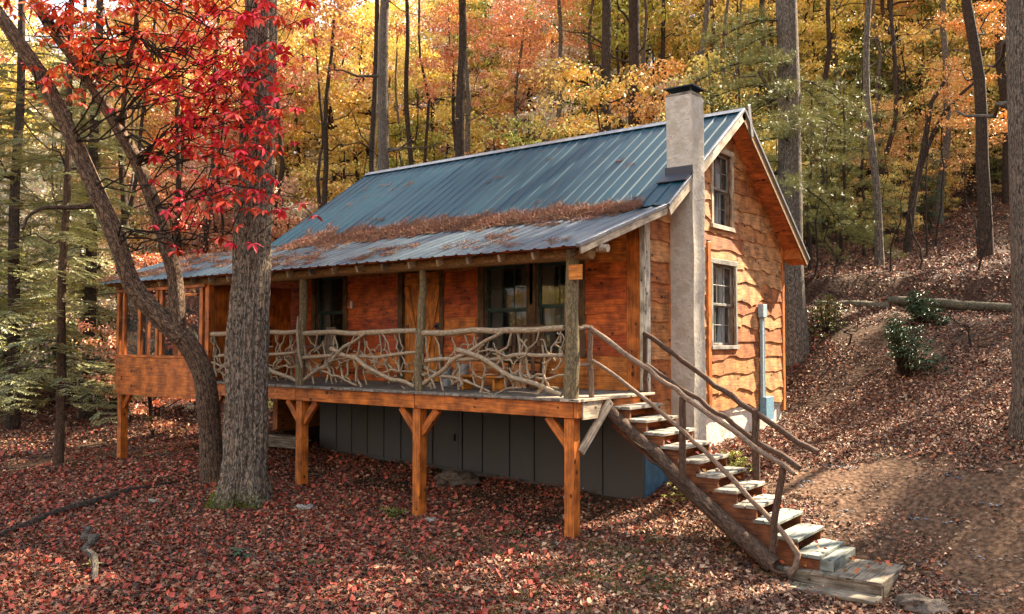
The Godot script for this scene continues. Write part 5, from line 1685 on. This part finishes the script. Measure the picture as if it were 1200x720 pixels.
func make_litter() -> void:
	R.seed = 71
	var red := [Color(0.25, 0.075, 0.035), Color(0.31, 0.115, 0.055), Color(0.11, 0.045, 0.026), Color(0.36, 0.16, 0.08), Color(0.40, 0.23, 0.14), Color(0.05, 0.027, 0.018), Color(0.045, 0.024, 0.016), Color(0.15, 0.06, 0.03), Color(0.40, 0.075, 0.035), Color(0.26, 0.13, 0.065), Color(0.07, 0.036, 0.022), Color(0.17, 0.08, 0.04), Color(0.34, 0.065, 0.04), Color(0.28, 0.05, 0.03)]
	var tan := [Color(0.32, 0.15, 0.075), Color(0.24, 0.10, 0.05), Color(0.14, 0.06, 0.035), Color(0.44, 0.27, 0.16), Color(0.07, 0.035, 0.025), Color(0.34, 0.11, 0.05), Color(0.20, 0.11, 0.065), Color(0.05, 0.028, 0.02)]
	for zone in 2:
		var pals: Array = red if zone == 0 else tan
		for variant in 3:
			var mesh := litter_patch(124, 0.34, pals, 0.043)
			var xfs := []
			var cols := []
			var want := 3900
			for k in want:
				var near := R.randf() < 0.62
				var d := R.randf_range(6.5, 17.0) if near else R.randf_range(16.0, 42.0)
				if near: d = sqrt(R.randf_range(6.0 * 6.0, 17.0 * 17.0))
				var lat := R.randf_range(-0.72, 0.68) * d
				var p := EYE + AHEAD * d + ASIDE * lat
				if under_cabin(p.x, p.z): continue
				var right := smoothstep(-1.5, 2.5, p.x - 0.25 * p.z + N2.get_noise_2d(p.x * 10.0, p.z * 10.0) * 2.0)
				right = maxf(right, smoothstep(14.0, 24.0, d) * 0.7)
				if (zone == 1) != (R.randf() < right): continue
				if R.randf() < path_mask(p.x, p.z) * 0.93: continue
				if N2.get_noise_2d(p.x * 22.0, p.z * 22.0 + 200.0) < -0.3 and R.randf() < 0.65: continue
				if p.z < -0.2 and p.z > -1.95 and p.x > -8.5 and p.x < 0.2 and R.randf() < 0.6: continue
				if p.x > 2.3 and p.x < 3.65 and p.z > -1.9 and p.z < -0.3: continue
				var up := slope_n(p.x, p.z)
				var fz := up.cross(Vector3(cos(k * 1.7), 0, sin(k * 1.7))).normalized()
				var s := R.randf_range(0.8, 1.25) * (1.0 if d < 20.0 else 1.35)
				xfs.append(Transform3D(Basis(fz.cross(up) * -1.0, up, fz) * Basis.from_scale(Vector3.ONE * s), Vector3(p.x, ht(p.x, p.z) + 0.004, p.z)))
				var tn := R.randf_range(0.75, 1.2)
				cols.append(Color(tn, tn, tn))
			scatter("fallen_leaves", ["red and maroon fallen leaves covering the yard", "tan and rust fallen leaves covering the slope"][zone], "fallen leaves", mesh, M.litter, xfs, cols)
	# loose leaves on treads, landing and deck
	var one := litter_patch(1, 0.01, [Color(0.5, 0.14, 0.06)], 0.085)
	var lx := []
	var lc := []
	for k in 60:
		var p := Vector3(R.randf_range(2.4, 3.55), -1.883, R.randf_range(-1.8, -0.7))
		if k > 34:
			var st := R.randi_range(3, 10)
			p = Vector3(0.18 + 0.2465 * st + R.randf() * 0.24, -0.130 - 0.158 * st, R.randf_range(-1.6, -0.8))
		lx.append(Transform3D(Basis(Vector3.UP, R.randf() * TAU), p)); lc.append(Color(1, R.randf_range(0.6, 1.8), R.randf_range(0.6, 1.5)) * R.randf_range(0.5, 1.2))
	scatter("loose_leaves", "loose fallen leaves on the stair treads and landing", "fallen leaves", one, M.litter, lx, lc)
	# pine needles caught on the roof
	var mb := MB.new()
	for k in 46:
		var d := ru()
		d.y *= 0.35
		mb.leaf(rv(0.07) * Vector3(1, 0.3, 1) + Vector3(0, 0.02, 0), d.normalized(), ru(), R.randf_range(0.06, 0.13), 0.008, Color(1, 1, 1) * R.randf_range(0.45, 1.5), 0.1)
	var tuft := mb.mesh()
	var xfs := []
	var cols := []
	var pxf := plane_of(BREAK, EAVE)
	var mxf := plane_of(RIDGE, BREAK)
	var add := func(xf: Transform3D, x: float, s: float, lift: float):
		xfs.append(Transform3D(xf.basis * Basis(Vector3.UP, R.randf() * TAU) * Basis.from_scale(Vector3.ONE * R.randf_range(0.55, 1.05)), xf * Vector3(x, 0.012 + lift * 0.7, s)))
		var tn := R.randf_range(0.7, 1.25)
		cols.append(Color(tn, tn * R.randf_range(0.85, 1.15), tn))
	for k in 2300: # the drift along the change of slope
		var x := -8.0 + 7.9 * pow(R.randf(), 0.85)
		var thick := 0.10 + 0.12 * (0.5 + N2.get_noise_2d(x * 24.0, 7.0))
		thick *= lerpf(1.15, 0.5, (x + 8.3) / 8.2)
		var s := R.randfn(0.05, thick * 1.3)
		if s < 0.0: add.call(mxf, x, RIDGE.distance_to(BREAK) + s, R.randf() * 0.04)
		else: add.call(pxf, x, s, R.randf() * maxf(0.02, 0.10 - s * 0.2))
	for k in 900: # thin scatter over the porch roof, more to the far end
		var x := -12.0 + 12.0 * pow(R.randf(), 1.7)
		var s := R.randf() * 2.3
		if N2.get_noise_2d(x * 16.0, s * 30.0) < -0.05 + 0.15 * (x + 12.0) / 12.0: continue
		add.call(pxf, x, s, 0.0)
	for k in 46:
		var x := R.randf_range(-8.5, -0.4)
		var s := R.randf_range(0.8, 3.2)
		if N2.get_noise_2d(x * 12.0, s * 12.0) < 0.12: continue
		add.call(mxf, x, s, 0.0)
	scatter("pine_needles", "drift of brown pine needles caught on the blue metal roof", "pine needles", tuft, M.needle_litter, xfs, cols)
	var rp := litter_patch(7, 0.25, [Color(0.4, 0.12, 0.06), Color(0.45, 0.2, 0.1), Color(0.3, 0.06, 0.04)], 0.075)
	xfs = []; cols = []
	for k in 620:
		var x := -12.0 + 12.0 * pow(R.randf(), 2.2)
		add.call(pxf, x, R.randf() * 2.2, 0.0)
	scatter("roof_leaves", "red leaves lying on the low porch roof", "fallen leaves", rp, M.litter, xfs, cols)
	# gravel and twigs on the trodden soil
	mb = MB.new()
	for k in 7:
		var c := Vector3(R.randf_range(-0.12, 0.12), 0.0, R.randf_range(-0.12, 0.12))
		var s := R.randf_range(0.008, 0.026)
		var col := Color(1, 1, 1) * R.randf_range(0.5, 1.3)
		var ring := []
		for q in 6: ring.append(c + Vector3(cos(q * TAU / 6.0) * s * R.randf_range(0.7, 1.3), s * 0.25, sin(q * TAU / 6.0) * s * R.randf_range(0.7, 1.3)))
		var b := mb.v.size()
		for q in ring: mb.v.append(q)
		mb.v.append(c + Vector3(0, s * 0.8, 0)); mb.v.append(c - Vector3(0, s * 0.5, 0))
		for q in 8: mb.c.append(col)
		for q in 6: mb.i.append_array([b + 6, b + q, b + (q + 1) % 6, b + 7, b + (q + 1) % 6, b + q])
	var gv := mb.mesh()
	xfs = []; cols = []
	for k in 600:
		var p := Vector2(R.randf_range(1.8, 8.0), R.randf_range(-5.0, 2.5))
		if R.randf() > path_mask(p.x, p.y) or (p.x < 3.65 and p.y > -1.9 and p.y < -0.3): continue
		xfs.append(Transform3D(Basis(Vector3.UP, R.randf() * TAU), Vector3(p.x, ht(p.x, p.y) + 0.003, p.y)))
		var bl := N2.get_noise_2d(p.x * 45.0, p.y * 45.0) > 0.25
		cols.append((Color(0.20, 0.21, 0.23) if bl else Color(0.22, 0.15, 0.105)) * R.randf_range(0.6, 1.3))
	scatter("gravel", "scattered small stones on the trodden soil by the landing", "gravel", gv, M.litter, xfs, cols)
	mb = MB.new()
	for k in 5:
		var c := rv(0.25) * Vector3(1, 0, 1)
		var a := R.randf() * TAU
		tube(mb, wob(c + Vector3(0, 0.015, 0), c + Vector3(cos(a), 0.03, sin(a)) * R.randf_range(0.15, 0.45), 4, 0.06), taper(4, 0.006, 0.003), 4, 0.0, false)
	var tg := mb.mesh()
	xfs = []; cols = []
	for k in 320:
		var d := sqrt(R.randf_range(36.0, 400.0))
		var p := EYE + AHEAD * d + ASIDE * (R.randf_range(-0.7, 0.65) * d)
		if under_cabin(p.x, p.z) or (p.x > 2.3 and p.x < 3.65 and p.z > -1.9 and p.z < -0.3): continue
		xfs.append(Transform3D(Basis(Vector3.UP, R.randf() * TAU), Vector3(p.x, ht(p.x, p.z) + 0.02, p.z)))
		cols.append(Color(1, 1, 1))
	scatter("fallen_twigs", "thin dead twigs lying among the fallen leaves", "twigs", tg, M.rail, xfs, cols)
	# thin grass by the corner post and in the open yard
	mb = MB.new()
	for k in 26:
		var a := R.randf() * TAU
		var d := Vector3(cos(a) * 0.7, 1.0, sin(a) * 0.7).normalized()
		mb.leaf(Vector3(cos(a), 0, sin(a)) * R.randf() * 0.10, d, Vector3(-d.x, 0.3, -d.z).normalized(), R.randf_range(0.05, 0.14), 0.008, Color(1, 1, 1) * R.randf_range(0.6, 1.4), 0.15)
	var gt := mb.mesh()
	xfs = []; cols = []
	for k in 900:
		if k % 5 < 2: continue
		var p := Vector2(R.randfn(0.9, 0.8), R.randfn(0.6, 0.8))
		if k > 420: p = Vector2(R.randfn(1.6, 1.0), R.randfn(1.6, 1.0))
		if k > 620: p = Vector2(R.randfn(5.6, 0.6), R.randfn(-4.2, 1.0))
		if k > 760: p = Vector2(R.randf_range(-2, 4), R.randf_range(0.5, 4))
		if N2.get_noise_2d(p.x * 30.0, p.y * 30.0) < -0.1 or path_mask(p.x, p.y) > 0.5: continue
		xfs.append(Transform3D(Basis(Vector3.UP, R.randf() * TAU) * Basis.from_scale(Vector3.ONE * R.randf_range(0.5, 1.1)), Vector3(p.x, ht(p.x, p.y), p.y)))
		cols.append(Color(1, 1, 1) * R.randf_range(0.6, 1.3))
	scatter("grass", "thin tufts of grass between the leaves by the corner post", "grass", gt, M.grass, xfs, cols)

func _ready() -> void:
	# ---- camera, sky, sun, exposure
	var cam := Camera3D.new()
	cam.name = "camera"
	add_child(cam)
	cam.position = EYE
	cam.rotation_degrees = Vector3(2.268, 37.6, 0)
	cam.fov = 39.236
	cam.near = 0.05
	cam.far = 600.0
	cam.current = true
	var we := WorldEnvironment.new()
	we.name = "environment"
	var e := Environment.new()
	e.background_mode = Environment.BG_SKY
	e.sky = Sky.new()
	var sk := ProceduralSkyMaterial.new()
	sk.sky_top_color = Color(0.60, 0.68, 0.78)
	sk.sky_horizon_color = Color(0.90, 0.89, 0.86)
	sk.sky_curve = 0.18
	sk.ground_bottom_color = Color(0.25, 0.18, 0.13)
	sk.ground_horizon_color = Color(0.5, 0.45, 0.4)
	sk.sky_energy_multiplier = 0.88
	e.sky.sky_material = sk
	e.tonemap_mode = Environment.TONE_MAPPER_LINEAR
	e.tonemap_exposure = 6.3
	e.sdfgi_enabled = true
	e.ssao_enabled = true
	e.ssil_enabled = true
	we.environment = e
	add_child(we)
	var sun := DirectionalLight3D.new()
	sun.name = "sun"
	sun.basis = Basis.looking_at(-SUN)
	sun.light_color = Color(1.0, 0.94, 0.84)
	sun.light_energy = 1.6
	sun.light_angular_distance = 0.5
	sun.shadow_enabled = true
	add_child(sun)

	N1.seed = 3; N1.frequency = 0.02; N1.fractal_octaves = 3
	N2.seed = 9; N2.frequency = 0.03; N2.fractal_octaves = 2
	make_textures()
	make_materials()
	make_ground()
	R.seed = 1
	make_cabin()
	make_stairs()
	make_crowns()
	make_trees()
	make_forest()
	make_small_things()
	make_porch_things()
	make_litter()
